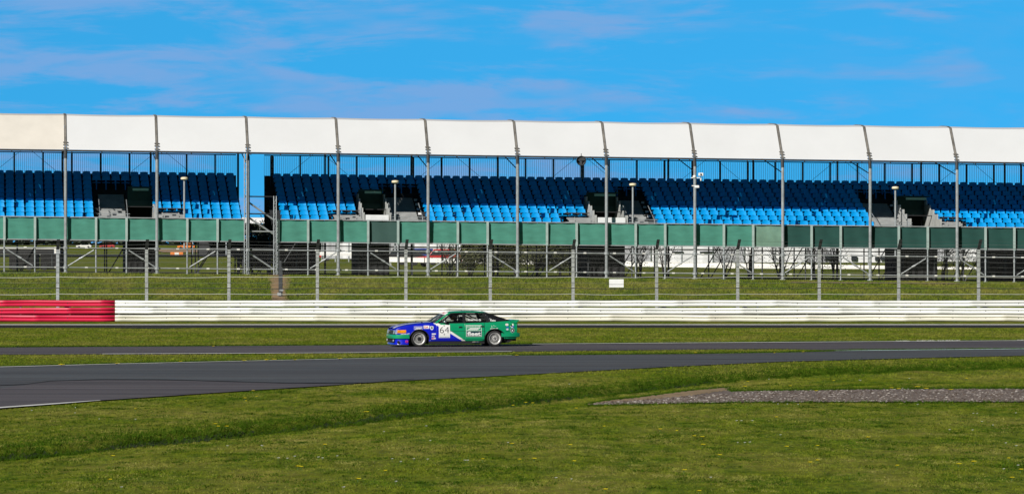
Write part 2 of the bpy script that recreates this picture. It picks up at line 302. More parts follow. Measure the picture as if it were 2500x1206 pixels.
# worn path on the bank behind the fence
def bankpt(px, py):
    lo, hi = 201.7, 235.0
    for _ in range(40):
        mid = (lo + hi) / 2; x = (px - CX) / F * mid; yy = CY - (float(ground_z(x, mid)) - HC) * F / mid
        if yy > py: lo = mid
        else: hi = mid
    return ((px - CX) / F * lo, lo, float(ground_z((px - CX) / F * lo, lo)))
def patch(name, pts_l, pts_r, matn, label, dz=.05):
    rows = []
    for (a, b_) in zip(pts_l, pts_r):
        row = []
        for k in range(9):
            px = a[0] + (b_[0] - a[0]) * k / 8 + random.uniform(-1.2, 1.2); py = a[1] + (b_[1] - a[1]) * k / 8
            p = bankpt(px, py); row.append((p[0], p[1], p[2] + dz))
        rows.append(row)
    mb = MB(); mb.grid(rows); tag(mb.build(name, M[matn], merge=False, smooth=True), label, name.replace('_', ' '), kind='structure')
mt_ = M['pebble'].node_tree; g_n = mt_.nodes.new('ShaderNodeNewGeometry'); g_r = mt_.nodes.new('ShaderNodeValToRGB'); mt_.links.new(g_n.outputs['Random Per Island'], g_r.inputs[0])
g_r.color_ramp.elements[0].color = (.030, .020, .014, 1); g_r.color_ramp.elements[1].color = (.50, .46, .42, 1)
for p_, c_ in ((.25, (.09, .062, .045, 1)), (.8, (.20, .17, .155, 1))): g_r.color_ramp.elements.new(p_).color = c_
mt_.links.new(g_r.outputs[0], mt_.nodes['Principled BSDF'].inputs['Base Color'])
mat('worn_earth', (.40, .25, .13), .95, col2=(.17, .12, .055), scale=1.6, bump=.4)
yy_ = [673, 680, 688, 696, 704, 712, 720, 728, 738, 750]
patch('path', [(652 + 1.4 * i + random.uniform(-5, 5), y) for i, y in enumerate(yy_)], [(706 + 4 * math.sin(i) - .3 * i + random.uniform(-6, 4), y) for i, y in enumerate(yy_)], 'worn_earth', 'worn brown earth path down the bank behind the fence')
patch('bare_earth', [(1930, 689.8), (1930, 691), (1940, 692)], [(2350, 692.8), (2340, 694), (2330, 695)], 'dirt', 'strip of bare earth at the foot of the stand on the right', .05)

# ---------------------------------------------------------------- grass (stuff), built as blades
def tufts(name, xs, yv, h, wdt, nb, matn, label, lean=.5):
    n = len(xs); zs = ground_z(xs, yv); tot = n * nb
    X = np.repeat(xs, nb) + rng.normal(0, .03, tot); Y = np.repeat(yv, nb) + rng.normal(0, .03, tot); Z = ground_z(X, Y) - .005
    H = np.repeat(h, nb) * rng.uniform(.5, 1.25, tot) if np.ndim(h) else h * rng.uniform(.5, 1.25, tot)
    a = rng.uniform(0, 2 * np.pi, tot); wd = wdt * rng.uniform(.6, 1.3, tot); dx = np.cos(a) * wd; dy = np.sin(a) * wd
    lx = rng.normal(0, lean, tot) * H; ly = rng.normal(0, lean, tot) * H
    v = np.stack([np.stack([X - dx, Y - dy, Z], 1), np.stack([X + dx, Y + dy, Z], 1), np.stack([X + lx, Y + ly, Z + H], 1)], 1).reshape(-1, 3)
    me = bpy.data.meshes.new(name); me.vertices.add(tot * 3); me.vertices.foreach_set('co', v.ravel()); me.loops.add(tot * 3); me.loops.foreach_set('vertex_index', np.arange(tot * 3))
    me.polygons.add(tot); me.polygons.foreach_set('loop_start', np.arange(tot) * 3); me.polygons.foreach_set('loop_total', np.full(tot, 3)); me.update(); me.validate()
    me.materials.append(M[matn]); o = bpy.data.objects.new(name, me); COL.objects.link(o); tag(o, label, 'grass', kind='stuff'); return o
def inpoly_strip(px, py, top, bot, pad=0):
    return (py > np.interp(px, *zip(*top)) - pad) & (py < np.interp(px, *zip(*bot)) + pad) & (px > top[0][0])
def sample(n, y0, y1, hwf=.145):
    yv = np.sqrt(rng.uniform(y0 ** 2, y1 ** 2, n)); xs = rng.uniform(-1, 1, n) * yv * hwf; return xs, yv
xs, yv = sample(150000, 57, 118)
px = CX + xs / yv * F; py = CY + HC / yv * F
ok = ~inpoly_strip(px, py, near_top, near_bot, .5) & ~inpoly_strip(px, py, grt, grb, 0) & (py > 858)
xs, yv = xs[ok], yv[ok]; cl = (np.sin(xs * 2.1 + yv * .6) * np.sin(yv * .9 - xs * .7) + rng.normal(0, .5, len(xs)))
tufts('grass', xs, yv, .022 + .012 * np.clip(cl, -1, 1.5), .006, 5, 'grass_blade', 'short mown grass blades of the foreground lawn', .8)
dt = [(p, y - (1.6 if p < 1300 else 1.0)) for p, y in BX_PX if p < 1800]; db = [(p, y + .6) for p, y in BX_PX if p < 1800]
o = strip('ditch', dt, db, .0, 'ditch_dark', 'thin dark green line at the foot of the small step in the lawn', jag=.12, n=300); gz(o, .012)  # dark green strip laid along the line of the step
# coarser clumps and clover patches through the lawn
cx_, cy2 = sample(1500, 58, 112); k_ = rng.integers(10, 60, 1500); r_c = rng.uniform(.06, .32, 1500)
X1 = np.repeat(cx_, k_) + rng.normal(0, 1, k_.sum()) * np.repeat(r_c, k_); Y1 = np.repeat(cy2, k_) + rng.normal(0, 1, k_.sum()) * np.repeat(r_c, k_) * 1.6
px1 = CX + X1 / Y1 * F; py1 = CY + HC / Y1 * F; ok = ~inpoly_strip(px1, py1, near_top, near_bot, 1) & ~inpoly_strip(px1, py1, grt, grb, 0) & (py1 > 862)
half = rng.uniform(0, 1, len(X1)) < .5
tufts('clover_grass', X1[ok & half], Y1[ok & half], .035, .010, 4, 'grass_lush', 'darker clumps of grass and clover in the lawn', .7)
cx_, cy2 = sample(900, 58, 112); k_ = rng.integers(10, 50, 900); r_c = rng.uniform(.06, .3, 900)
X1 = np.repeat(cx_, k_) + rng.normal(0, 1, k_.sum()) * np.repeat(r_c, k_); Y1 = np.repeat(cy2, k_) + rng.normal(0, 1, k_.sum()) * np.repeat(r_c, k_) * 1.6
px1 = CX + X1 / Y1 * F; py1 = CY + HC / Y1 * F; ok = ~inpoly_strip(px1, py1, near_top, near_bot, 1) & ~inpoly_strip(px1, py1, grt, grb, 0) & (py1 > 862)
grassmat('grass_dry', (.13, .13, .025), (.24, .24, .06), (.30, .26, .10), .5, tuft=True)
tufts('dry_grass', X1[ok], Y1[ok], .03, .008, 3, 'grass_dry', 'paler dry grass tufts scattered in the lawn', .8)
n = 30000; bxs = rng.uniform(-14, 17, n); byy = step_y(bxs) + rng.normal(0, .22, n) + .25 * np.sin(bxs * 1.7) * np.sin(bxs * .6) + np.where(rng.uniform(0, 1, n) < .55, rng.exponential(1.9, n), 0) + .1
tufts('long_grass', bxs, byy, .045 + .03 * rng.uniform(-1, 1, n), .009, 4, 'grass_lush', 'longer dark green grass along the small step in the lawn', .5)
# ragged lush edge along the verge of the near track and the wedge between tracks, and gravel edge
ex = []; ey = []
for (ln, off, cnt, sd) in ((near_top, -1.0, 6000, .9), (race_top, -.5, 6000, .35), (grt, -1.0, 5500, 1.5), (grb, .6, 700, 1.2)):
    P = rng.uniform(max(-300, ln[0][0]), 2800, cnt); Q = np.interp(P, *zip(*ln)) + off + rng.normal(0, sd, cnt) * .6; d = HC * F / (Q - CY); ex.append((P - CX) / F * d); ey.append(d)
ex = np.concatenate(ex); ey = np.concatenate(ey)
tufts('verge_grass', ex, ey, .07, .012, 4, 'grass_lush', 'ragged longer grass fringe along the track and gravel edges', .5)
n = 42000; xs, yv = sample(n, 116, 183); px = CX + xs / yv * F; py = CY + HC / yv * F
ok = ~inpoly_strip(px, py, near_top, near_bot, .5) & ~inpoly_strip(px, py, race_top, race_bot, .5)
tufts('infield_grass', xs[ok], yv[ok], .05, .012, 4, 'grass_blade', 'short grass between the tracks and before the barrier', .7)
n = 1100; yy5 = rng.uniform(674, 740, n); xx5 = np.where(rng.uniform(0, 1, n) < .5, 655 + rng.normal(0, 6, n), 706 + rng.normal(0, 6, n)); bp5 = np.array([bankpt(a, b)[:2] for a, b in zip(xx5, yy5)])
tufts('path_edge_grass', bp5[:, 0], bp5[:, 1], .10, .02, 5, 'grass_blade', 'rough grass creeping over the edges of the worn earth path', .6)
n = 36000; yv = rng.uniform(201.8, 224, n); xs = rng.uniform(-.15, .15, n) * yv
px = CX + xs / yv * F; ok = ~((px > 655) & (px < 708))
tufts('bank_grass', xs[ok], yv[ok], .09, .02, 4, 'grass_blade', 'rough grass on the bank behind the wire fence', .6)
# flowers: each a thing
mat('dandelion_yellow', (.85, .68, .01), .7, var=.12, scale=40); mat('daisy_white', (.82, .82, .80), .7, var=.05, scale=40); mat('stem_green', (.08, .16, .03), .7)
def flower(name, mt, r, h):
    e = empty(name); s1 = MB(); s1.tube((0, 0, 0), (.004, 0, h), .003, 5); s1.build('stem', M['stem_green'], e)
    f = MB(); nP = 12
    for k in range(nP):
        a = 2 * math.pi * k / nP; b_ = a + .5
        f.add([(0, 0, h + .006), (r * math.cos(a), r * math.sin(a), h + .004), (r * math.cos(b_), r * math.sin(b_), h + .010)], [(0, 1, 2)])
    f.ball((0, 0, h + .004), r * .62, 5, (1, 1, .55)); f.build('flower_head', M[mt], e, merge=False); return e
def copy_tree(o):
    c = o.copy(); COL.objects.link(c)
    for ch in o.children:
        d = ch.copy(); COL.objects.link(d); d.parent = c
    return c
Y_ = [(597, 973, 1.6), (617, 955, 1), (626, 969, 1), (600, 980, .9), (893, 1007, 2.4), (884, 1010, 1.3), (525, 1037, 1.5), (532, 1043, 1.4), (553, 1043, 1.5), (559, 1050, 1.4), (621, 1044, 1), (90, 1087, 2), (8, 1107, 1.6), (330, 1000, 1), (275, 1116, 1.3), (792, 1088, 1.5), (986, 979, .9), (1057, 995, 1.2), (1290, 976, 1.9), (1283, 984, 1.4), (1300, 985, 1.3), (1235, 984, 1.5), (1252, 991, 1.3), (1406, 998, 1.4), (1250, 1086, 1.2), (1391, 1089, 1.5), (1268, 1125, 1.1), (1304, 1123, 1.4), (1401, 1129, 1.3), (1477, 1199, 1.4), (1670, 1151, 1.5), (1694, 1067, 1.4), (1713, 1069, 1.7), (1715, 1088, 1.8), (1756, 1114, 1.4), (1611, 1050, 1.3), (1818, 944, 1.2), (1825, 932, 1), (1895, 1020, 1.4), (1920, 1093, 1.4), (1977, 1132, 1.4), (1995, 1127, 1.3), (1995, 1091, 1.3), (2035, 930, .9), (2118, 1070, 1.6), (1929, 943, 1), (1992, 955, 1.1), (2175, 948, 1.4), (2193, 950, 1.4), (2238, 945, 1.9), (2260, 949, 1.5), (2320, 952, 1.6), (2359, 924, 1), (2376, 1130, 1.8), (2340, 1136, 1.6), (2190, 1140, 1.1), (2492, 1150, 1.3), (2470, 1170, 1.4), (2462, 1122, 1), (874, 1173, 1.5), (727, 1142, 1.4), (735, 1143, 1.2), (268, 1175, 1.1), (1248, 1086, 1.1), (1178, 1124, 1), (940, 1153, 1.1), (1706, 1203, 1.2), (1475, 1043, .9), (1652, 1054, .9), (150, 890, 2), (147, 889, 1.4), (285, 887, 2), (440, 882, 1.2), (595, 880, 1.8), (668, 877, 2), (650, 878, 1.5), (720, 878, 1.2), (828, 875, 2), (1070, 869, 1.5), (520, 844.3, 1.4), (1260, 866.8, 1.6), (1697, 860.8, 1.4), (1960, 858.5, 1.2), (1890, 861, 1)]
fl = flower('dandelion', 'dandelion_yellow', .024, .05); first = True
for i, (a, b_, s) in enumerate(Y_):
    o = fl if i == 0 else copy_tree(fl)
    x, y = gp(a, b_ + 4, 0); sk = s * (1.0 if y < 100 else 1.6) * 1.35
    zf_ = float(ground_z(x, y)); d = gd(b_ + 4, zf_); x = (a - CX) / F * d
    o.location = (x, d, zf_ - .004); o.scale = (sk, sk, 1.2); o.rotation_euler = (0, 0, random.uniform(0, 6))
    tag(o, 'small yellow dandelion flower in the grass beside the track', 'dandelion', 'yellow dandelions in the grass')
W_ = [(77, 1003), (183, 1009), (242, 1024), (330, 1025), (184, 996), (555, 1090), (638, 1089), (640, 1090), (679, 1120), (701, 1121), (719, 1116), (777, 1118), (787, 1120), (823, 1115), (937, 1055), (957, 1122), (978, 1129), (1010, 1122), (1044, 1123), (1050, 1077), (1141, 1126), (1135, 1126), (1040, 1041), (1183, 926), (966, 1178), (838, 1192), (296, 1192), (1240, 1082), (1798, 1028), (1810, 1028), (1836, 1028), (1899, 987), (1948, 988), (1922, 987), (1801, 1082), (1818, 1082), (1830, 1081), (1905, 1063), (1357, 1169), (1395, 1172), (1735, 1168), (2098, 928), (2101, 929), (2220, 924), (2397, 1030), (2424, 1039), (2374, 1051), (2385, 1010), (2376, 1010), (2480, 1009), (2455, 1083), (2481, 1090), (2485, 1138), (2450, 1147), (2318, 1050), (2240, 988), (1877, 926), (1390, 938)]
df = flower('daisy', 'daisy_white', .017, .035)
for i, (a, b_) in enumerate(W_):
    o = df if i == 0 else copy_tree(df); x, y = gp(a, b_ + 3, 0); zf_ = float(ground_z(x, y)); d = gd(b_ + 3, zf_); x = (a - CX) / F * d
    sk = random.uniform(1, 1.7); o.location = (x, d, zf_ - .004); o.scale = (sk, sk, 1.2)
    tag(o, 'tiny white daisy flower in the foreground grass', 'daisy', 'white daisies in the grass')
# ---------------------------------------------------------------- grandstand
mat('seat_blue', (.001, .33, .76), .45, var=.12, scale=.6, coord='Object', spec=.22)
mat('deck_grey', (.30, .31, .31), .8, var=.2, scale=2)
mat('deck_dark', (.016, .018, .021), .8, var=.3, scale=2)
mat('screen_green', (.085, .32, .245), .85, var=.13, scale=1.3, trans=.25, stretch=(1, 1, 3))
mat('screen_dark', (.010, .062, .052), .85, var=.12, scale=1.0, stretch=(1, 1, 3))
mat('screen_slate', (.035, .085, .075), .85, var=.1, scale=1.0)
mat('screen_faded', (.24, .42, .32), .85, var=.2, scale=1.5, trans=.3)
mat('steel_light', (.36, .385, .40), .5, .25, var=.18, scale=3)
mat('post_pale', (.36, .46, .44), .6, .1, var=.14, scale=3)
mat('exit_green', (.008, .05, .035), .7, var=.2)
mat('sign_green', (.32, .52, .40), .6, var=.1)
mat('bar_pale', (.75, .80, .84), .5, .3, var=.1)
mat('beam_brown', (.20, .185, .165), .6, .2, var=.4, scale=2)
mat('lamp_cream', (.80, .70, .48), .5, var=.06)
mat('panel_white', (.78, .79, .80), .6, var=.06)
BAY = 5.04; ROWS = 10
def rowv(i): return .9 + .75 * i
def rowz(i): return 4.77 + .27 * i
def sbox(mb, u0, u1, v0, v1, z0, z1): mb.box(u0, u1, v0, v1, z0, z1, T=S)
def seat_mb():
    mb = MB()
    def shell(prof, wl, wh):
        rows = []
        z0 = min(p[1] for p in prof); z1 = max(p[1] for p in prof)
        for k in range(5):
            s_ = -1 + k / 2; e = abs(s_)
            rows.append([((wl + (wh - wl) * (z - z0) / (z1 - z0)) * s_, v - .045 * e * e * wl / .25, z - .02 * e ** 4) for v, z in prof])
        mb.grid(rows); n = len(prof); mb.add(rows[0], [tuple(range(n))]); mb.add(rows[4], [tuple(range(n - 1, -1, -1))])
    shell([(.225, .555), (.235, .60), (.25, .72), (.255, .80), (.27, .805), (.28, .79), (.27, .66), (.255, .56), (.225, .555)], .245, .205)   # back
    shell([(-.18, .39), (-.19, .42), (-.10, .435), (.08, .42), (.20, .44), (.21, .42), (.08, .39), (-.18, .39)], .225, .225)             # pan
    mb.box(-.03, .03, .22, .25, .40, .60); mb.box(-.03, .03, .05, .22, .0, .40); return mb
seat_me = None
def stand(label, U0, U1, upost, aisles, vm0, extra):
    """aisles: dict list of (kind, u0, u1)"""
    root = empty('grandstand', S((U0 + U1) / 2, 0, 2.2)); org = Vector(root.location)
    def B(mb, name, mt, **k): o = mb.build(name, M[mt], merge=k.pop('merge', True), **k); o.parent = root; o.location = -org; return o
    def cut(i, u):
        for (kd, a, b_) in aisles:
            if a <= u <= b_:
                if kd == 'stairs' and i < 8: return 'stairs'
                if kd == 'vom' and i < 6: return 'vom'
                if kd == 'plat' and i < 2: return 'plat'
        return None
    # breakpoints
    bps = sorted(set([U0, U1] + [x for a in aisles for x in a[1:] if U0 < x < U1]))
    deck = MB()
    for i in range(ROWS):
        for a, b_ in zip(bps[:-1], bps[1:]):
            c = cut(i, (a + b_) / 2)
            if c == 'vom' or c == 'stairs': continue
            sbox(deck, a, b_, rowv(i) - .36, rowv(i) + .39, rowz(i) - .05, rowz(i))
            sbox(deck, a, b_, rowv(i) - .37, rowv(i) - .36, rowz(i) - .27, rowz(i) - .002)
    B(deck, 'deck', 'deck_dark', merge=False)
    # seats
    global seat_me
    n0 = int(math.floor((U0 - upost) / 1.64)) - 1; n1 = int(math.ceil((U1 - upost) / 1.64)) + 1
    cand = []
    for i in range(ROWS):
        for n in range(n0, n1):
            for q in (1 / 6, .5, 5 / 6):
                u = upost + (n + q) * 1.64
                if u < U0 + .2 or u > U1 - .2: continue
                if any(cut(i, u + e) for e in (-.17, .17)): continue
                cand.append((i, u))
    vis = [c for c in cand if vm0[0] <= c[1] <= vm0[1]]; vis.sort(key=lambda c: (c[0], abs(c[1] - (vm0[0] + vm0[1]) / 2)))
    ind = set(vis[:100])
    smb = MB(); proto = seat_mb()
    for c in cand:
        i, u = c; p = S(u, rowv(i), rowz(i)); jit = random.uniform(-.012, .012)
        if c in ind:
            if seat_me is None:
                o = proto.build('seat', M['seat_blue'], smooth=True); seat_me = o.data
            else:
                o = bpy.data.objects.new('seat', seat_me); COL.objects.link(o)
            o.parent = root; o.location = Vector(p) - org; o.rotation_euler = (jit, 0, TH + jit)
        else:
            cs, sn = math.cos(TH + jit), math.sin(TH + jit)
            smb.add([(p[0] + x * cs - y * sn, p[1] + x * sn + y * cs, p[2] + z) for x, y, z in proto.v], proto.f)
    o = B(smb, 'seats', 'seat_blue', merge=False, smooth=True); o['kind'] = 'stuff'; o['label'] = 'rows of blue plastic seats rising behind the front rows'
    # aisles
    for (kd, a, b_) in aisles:
        if kd == 'stairs':
            st = MB()
            for i in range(8):
                for h in (0, 1):
                    sbox(st, a + .04, b_ - .04, rowv(i) - .36 + .375 * h, rowv(i) + .015 + .375 * h, rowz(i) - .27 + .135 * h - .03, rowz(i) - .135 + .135 * h)
                    sbox(st, a + .04, b_ - .04, rowv(i) - .355 + .375 * h, rowv(i) - .33 + .375 * h, rowz(i) - .40 + .135 * h, rowz(i) - .27 + .135 * h - .031)
            B(st, 'stairs', 'deck_grey', merge=False)
            hr = MB()
            for uu in (a, b_): 
                hr.path([S(uu, rowv(0), rowz(0) + .75), S(uu, rowv(3), rowz(3) + .75)], .025, 6)
                hr.path([S(uu, rowv(0), rowz(0) - .3), S(uu, rowv(0), rowz(0) + .75)], .025, 6)
            sbox(hr, a - .1, b_ + .1, .30, .33, 5.36, 5.39); sbox(hr, a - .1, b_ + .1, .30, .33, 5.50, 5.53)
            B(hr, 'handrail', 'galvanised')
            for i in range(4, 8):
                mk = MB(); sbox(mk, b_ + .02 if b_ > a else b_, b_ + .20, rowv(i) - .39, rowv(i) - .375, rowz(i) - .17, rowz(i) - .05)
                if extra.get('marks', True) and a > 10: B(mk, 'row_marker', 'panel_white')
        if kd == 'plat':
            pl = MB(); sbox(pl, a, b_, .35, rowv(1) + .3, 5.30, 5.36)
            for q in range(3): sbox(pl, a + .02, b_ - .02, .55 + q * .5, .6 + q * .5, 5.36 + .08 * q, 5.44 + .08 * q)
            for q in np.arange(a + .3, b_, .9): sbox(pl, q, q + .05, .5, .55, 5.36, 5.62)
            B(pl, 'platform', 'deck_grey', merge=False)
            r_ = MB(); sbox(r_, a, b_, rowv(2) - .42, rowv(2) - .38, 5.84, 5.89); B(r_, 'rail', 'dark_steel')
        if kd == 'vom':
            bb = MB(); sbox(bb, a + .05, b_ - .05, 3.0, rowv(5) - .1, 7.02, 7.08); B(bb, 'entrance_roof', 'exit_green'); bb = MB(); sbox(bb, a, b_, 2.6, 2.7, 5.92, 5.97); B(bb, 'entrance_rail', 'black'); bb = MB(); sbox(bb, a + .05, b_ - .05, rowv(5) - .1, rowv(5) - .05, 5.98, 7.018)
            B(bb, 'entrance_board', 'exit_green')
            sg = MB(); sbox(sg, a + .28, b_ - .28, 2.9, 2.96, 6.85, 6.98); B(sg, 'entrance_sign', 'sign_green')
            # letters on the little sign (unreadable at this size in the photo): two pale rows of strokes
            lb = MB(); sbox(lb, a + .05, b_ - .05, rowv(5) - .13, rowv(5) - .11, 5.98, 6.30); B(lb, 'lower_board', 'screen_slate')
            for side in (a - .02, b_ - .02):
                wl = MB()
                for s_ in range(5):
                    if a < 8: sbox(wl, side, side + .06, 1.0 + s_ * .8, 1.8 + s_ * .8, 5.0, 5.9 + .1 * s_) if side > a else None
                    else: sbox(wl, side, side + .07, .5 + s_ * .9, 1.4 + s_ * .9, 5.0, 5.75 + .27 * s_)
                if wl.v: B(wl, 'side_wall', 'concrete', merge=False)
            if extra.get('white'): 
                fp = MB(); sbox(fp, a + .1, b_ - .1, .45, .5, 5.28, 5.62); 
                if a > 10 and a < 40: B(fp, 'white_board', 'panel_white')
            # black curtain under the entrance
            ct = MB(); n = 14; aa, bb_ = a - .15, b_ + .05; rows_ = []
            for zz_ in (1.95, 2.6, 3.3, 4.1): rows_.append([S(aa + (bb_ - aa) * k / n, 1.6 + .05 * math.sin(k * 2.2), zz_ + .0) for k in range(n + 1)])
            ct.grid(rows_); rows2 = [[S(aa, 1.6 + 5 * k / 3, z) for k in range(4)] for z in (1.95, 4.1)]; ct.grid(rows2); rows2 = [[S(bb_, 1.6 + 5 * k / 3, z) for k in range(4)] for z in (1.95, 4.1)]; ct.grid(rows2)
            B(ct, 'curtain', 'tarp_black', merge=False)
    # back fence: pales, posts and top rail
    vb = rowv(ROWS - 1) + .55; zt = 9.05
    pal = MB()
    u = U0
    while u < U1:
        sbox(pal, u, u + .018, vb, vb + .02, 7.3, zt - .05); u += .11
    bbd = MB(); sbox(bbd, U0, U1, vb - .06, vb - .03, 4.6, 7.87); B(bbd, 'back_board', 'deck_dark')
    B(pal, 'fence_pales', 'bar_pale', merge=False)
    rl = MB(); sbox(rl, U0, U1, vb - .03, vb + .03, zt - .03, zt + .03); B(rl, 'fence_rail', 'black')
    n = n0
    while upost + n * 1.64 < U1 + .01:
        u = upost + n * 1.64; n += 1
        if u < U0 - .1: continue
        p = MB(); sbox(p, u - .05, u + .05, vb + .04, vb + .14, 4.2, zt); B(p, 'fence_post', 'dark_steel')
    # diagonal back ties seen against the sky
    u = U0 + 1
    while u < U1 - 3:
        tie = MB(); tie.tube(S(u, vb + .8, 7.6), S(u + 2.2, vb + .8, 9.4), .011, 5); tie.tube(S(u + 4.4, vb + .8, 7.6), S(u + 2.2, vb + .8, 9.4), .011, 5); u += 7.7; B(tie, 'back_tie', 'dark_steel')
    # front green screens and their posts
    k0 = int(math.floor(U0 / (BAY / 3))); k1 = int(math.ceil(U1 / (BAY / 3)))
    for j in range(k0, k1):
        a = max(U0, j * BAY / 3); b_ = min(U1, (j + 1) * BAY / 3)
        if b_ - a < .25: continue
        cxp = 160 + (a + b_) / 2 * 43.6
        mt = 'screen_green'; lb = None
        if pu(1905) < (a + b_) / 2: mt = 'screen_dark'; lb = 'dark green screen panel'
        elif pu(895) < (a + b_) / 2 < pu(965): mt = 'screen_slate'; lb = 'dark slate green screen panel'
        elif pu(1832) < (a + b_) / 2 < pu(1902): mt = 'screen_faded'; lb = 'faded pale green screen panel'
        sp_ = MB(); ph = random.uniform(0, 6); rows_ = []
        for z in np.linspace(4.08, 5.27, 7): rows_.append([S(a + (b_ - a) * q / 10, .12 + .02 * math.sin(q * 1.1 + ph + z * 2), z) for q in range(11)])
        sp_.grid(rows_); o = B(sp_, 'screen_panel', mt, smooth=True)
        if lb: o['label'] = lb
    tr = MB(); sbox(tr, U0, U1, .04, .10, 5.28, 5.33); sbox(tr, U0, U1, .04, .10, 4.02, 4.075); B(tr, 'front_rail', 'steel_light')
    for j in range(k0, k1 + 1):
        u = j * BAY / 3
        if u < U0 - .01 or u > U1 + .01 or j % 3 == 0: continue
        p = MB(); sbox(p, u - .065, u + .065, -.06, .035, 4.0, 5.29); B(p, 'screen_post', 'post_pale')
        g0 = float(ground_z(*S(u, 0, 0)[:2])) - S(u, 0, 0)[2]
        p = MB(); p.tube(S(u, 0, g0 - .3), S(u, 0, 4.0), .045, 8); p.tube(S(u, 0, g0 - .02), S(u, 0, g0 + .03), .14, 8); p.tube(S(u, 0, 3.3), S(u, 0, 3.42), .062, 8); B(p, 'scaffold_post', 'galvanised')
    # ledgers and braces, with couplers
    lg = MB()
    for z in (3.60, 2.52): lg.tube(S(U0, -.06, z), S(U1, -.06, z), .03, 8)
    B(lg, 'ledger', 'steel_light')
    u = U0 + .6
    while u < U1:
        for z in (3.60, 2.52): cp = MB(); cp.tube(S(u, -.06, z), S(u + .16, -.06, z), .045, 8); B(cp, 'coupler', 'white_paint')
        u += 1.68
    for j in range(k0, k1):
        a, b_ = j * BAY / 3, (j + 1) * BAY / 3
        if a < U0 - .2 or b_ > U1 + .2: continue
        jj = (j + 2)   # interval from post -2 (px 8..83) is the first falling brace
        if jj % 2 != 0: continue
        dr = (jj // 2) % 2 == 0
        p = MB(); p.tube(S(a + .12, -.1, 3.5 if dr else 2.6), S(b_ - .12, -.1, 2.6 if dr else 3.5), .035, 8)
        m_p = .5; pm = S((a + b_) / 2, -.1, 3.05); p.tube(Vector(pm) - Vector((.1, 0, -.05 if dr else .05)), Vector(pm) + Vector((.1, 0, -.05 if dr else .05)), .055, 8)
        B(p, 'brace', 'steel_light')
    # inner and rear supports, coloured dark for the shade under the deck
    isup = MB()
    for vv in (1.3, 4.6, 8.7):
        u = U0 + .15
        while u < U1:
            if vv > 1.5 or (int(u * 3) % 2): isup.tube(S(u + .22, vv, 1.5), S(u + .22, vv, rowz(max(0, int((vv - .9) / .75))) - .1), .04, 6)
            u += 2.5
        isup.tube(S(U0, vv, 2.05), S(U1, vv, 2.05), .06, 6); isup.tube(S(U0, vv, 3.85), S(U1, vv, 3.85), .03, 6)
    u = U0 + .4
    while u < U1 - 1:
        isup.tube(S(u, 4.6, 2.1), S(u + 1.4, 4.6, 4.4), .035, 6); isup.tube(S(u + .15, 8.7, 2.1), S(u + 1.6, 8.7, 4.6), .035, 6); u += 5
    B(isup, 'rear_supports', 'dark_steel', merge=False)
    sb = MB(); u = U0
    while u < U1: sbox(sb, u, u + 1.1, -.1, 9.2, 1.98, 2.04) if (int(u * 7) % 5) else None; u += 1.25
    return root
UL1 = pu(598); UR0 = pu(669)
aL = [('stairs', pu(245), pu(313)), ('vom', pu(316), pu(380)), ('plat', pu(383), pu(453))]
aR = [('plat', pu(818), pu(886)), ('vom', pu(890), pu(955)), ('stairs', pu(962), pu(1036)),
      ('plat', pu(1392), pu(1452)), ('vom', pu(1458), pu(1534)), ('stairs', pu(1542), pu(1604)),
      ('stairs', pu(2150), pu(2226)), ('vom', pu(2228), pu(2302)), ('plat', pu(2305), pu(2362))]
r1 = stand('L', pu(-420), UL1, pu(35, 8.2), aL, (pu(0), UL1), {'marks': False})
tag(r1, 'left grandstand block with blue seats, ending at the open gap', 'grandstand')
r2 = stand('R', UR0, pu(2900), pu(664, 8.2), aR, (UR0, pu(2500)), {'white': True})
tag(r2, 'long right grandstand block with blue seats and three entrances, right of the open gap', 'grandstand')

# ---------------------------------------------------------------- canopy roof over both blocks
root = empty('canopy', S(25, 0, 2.2)); org = Vector(root.location)
def C_(mb, name, mt, **k): o = mb.build(name, M[mt], **k); o.parent = root; o.location = -org; return o
prof = [(0, 9.03), (.05, 9.1), (.50, 9.68), (1.05, 10.35), (1.55, 10.96), (2.2, 11.06), (3.6, 11.12), (5.3, 11.1), (8, 10.5), (10.6, 9.7)]
for k in range(-3, 14):
    mb = MB(); a, b_ = k * BAY + .07, (k + 1) * BAY - .07; rows_ = []
    for (v, z) in prof: rows_.append([S(a + (b_ - a) * q / 10, v + .008 * math.sin(math.pi * q / 10), z - .03 * math.sin(math.pi * q / 10) * (1 if v > 1 else .1)) for q in range(11)])
    mb.grid(rows_); o = C_(mb, 'roof_panel', 'canvas_stained' if k < 0 else 'roof_canvas', smooth=True)
    if k < 0: o['label'] = 'slightly stained cream roof canvas panel'
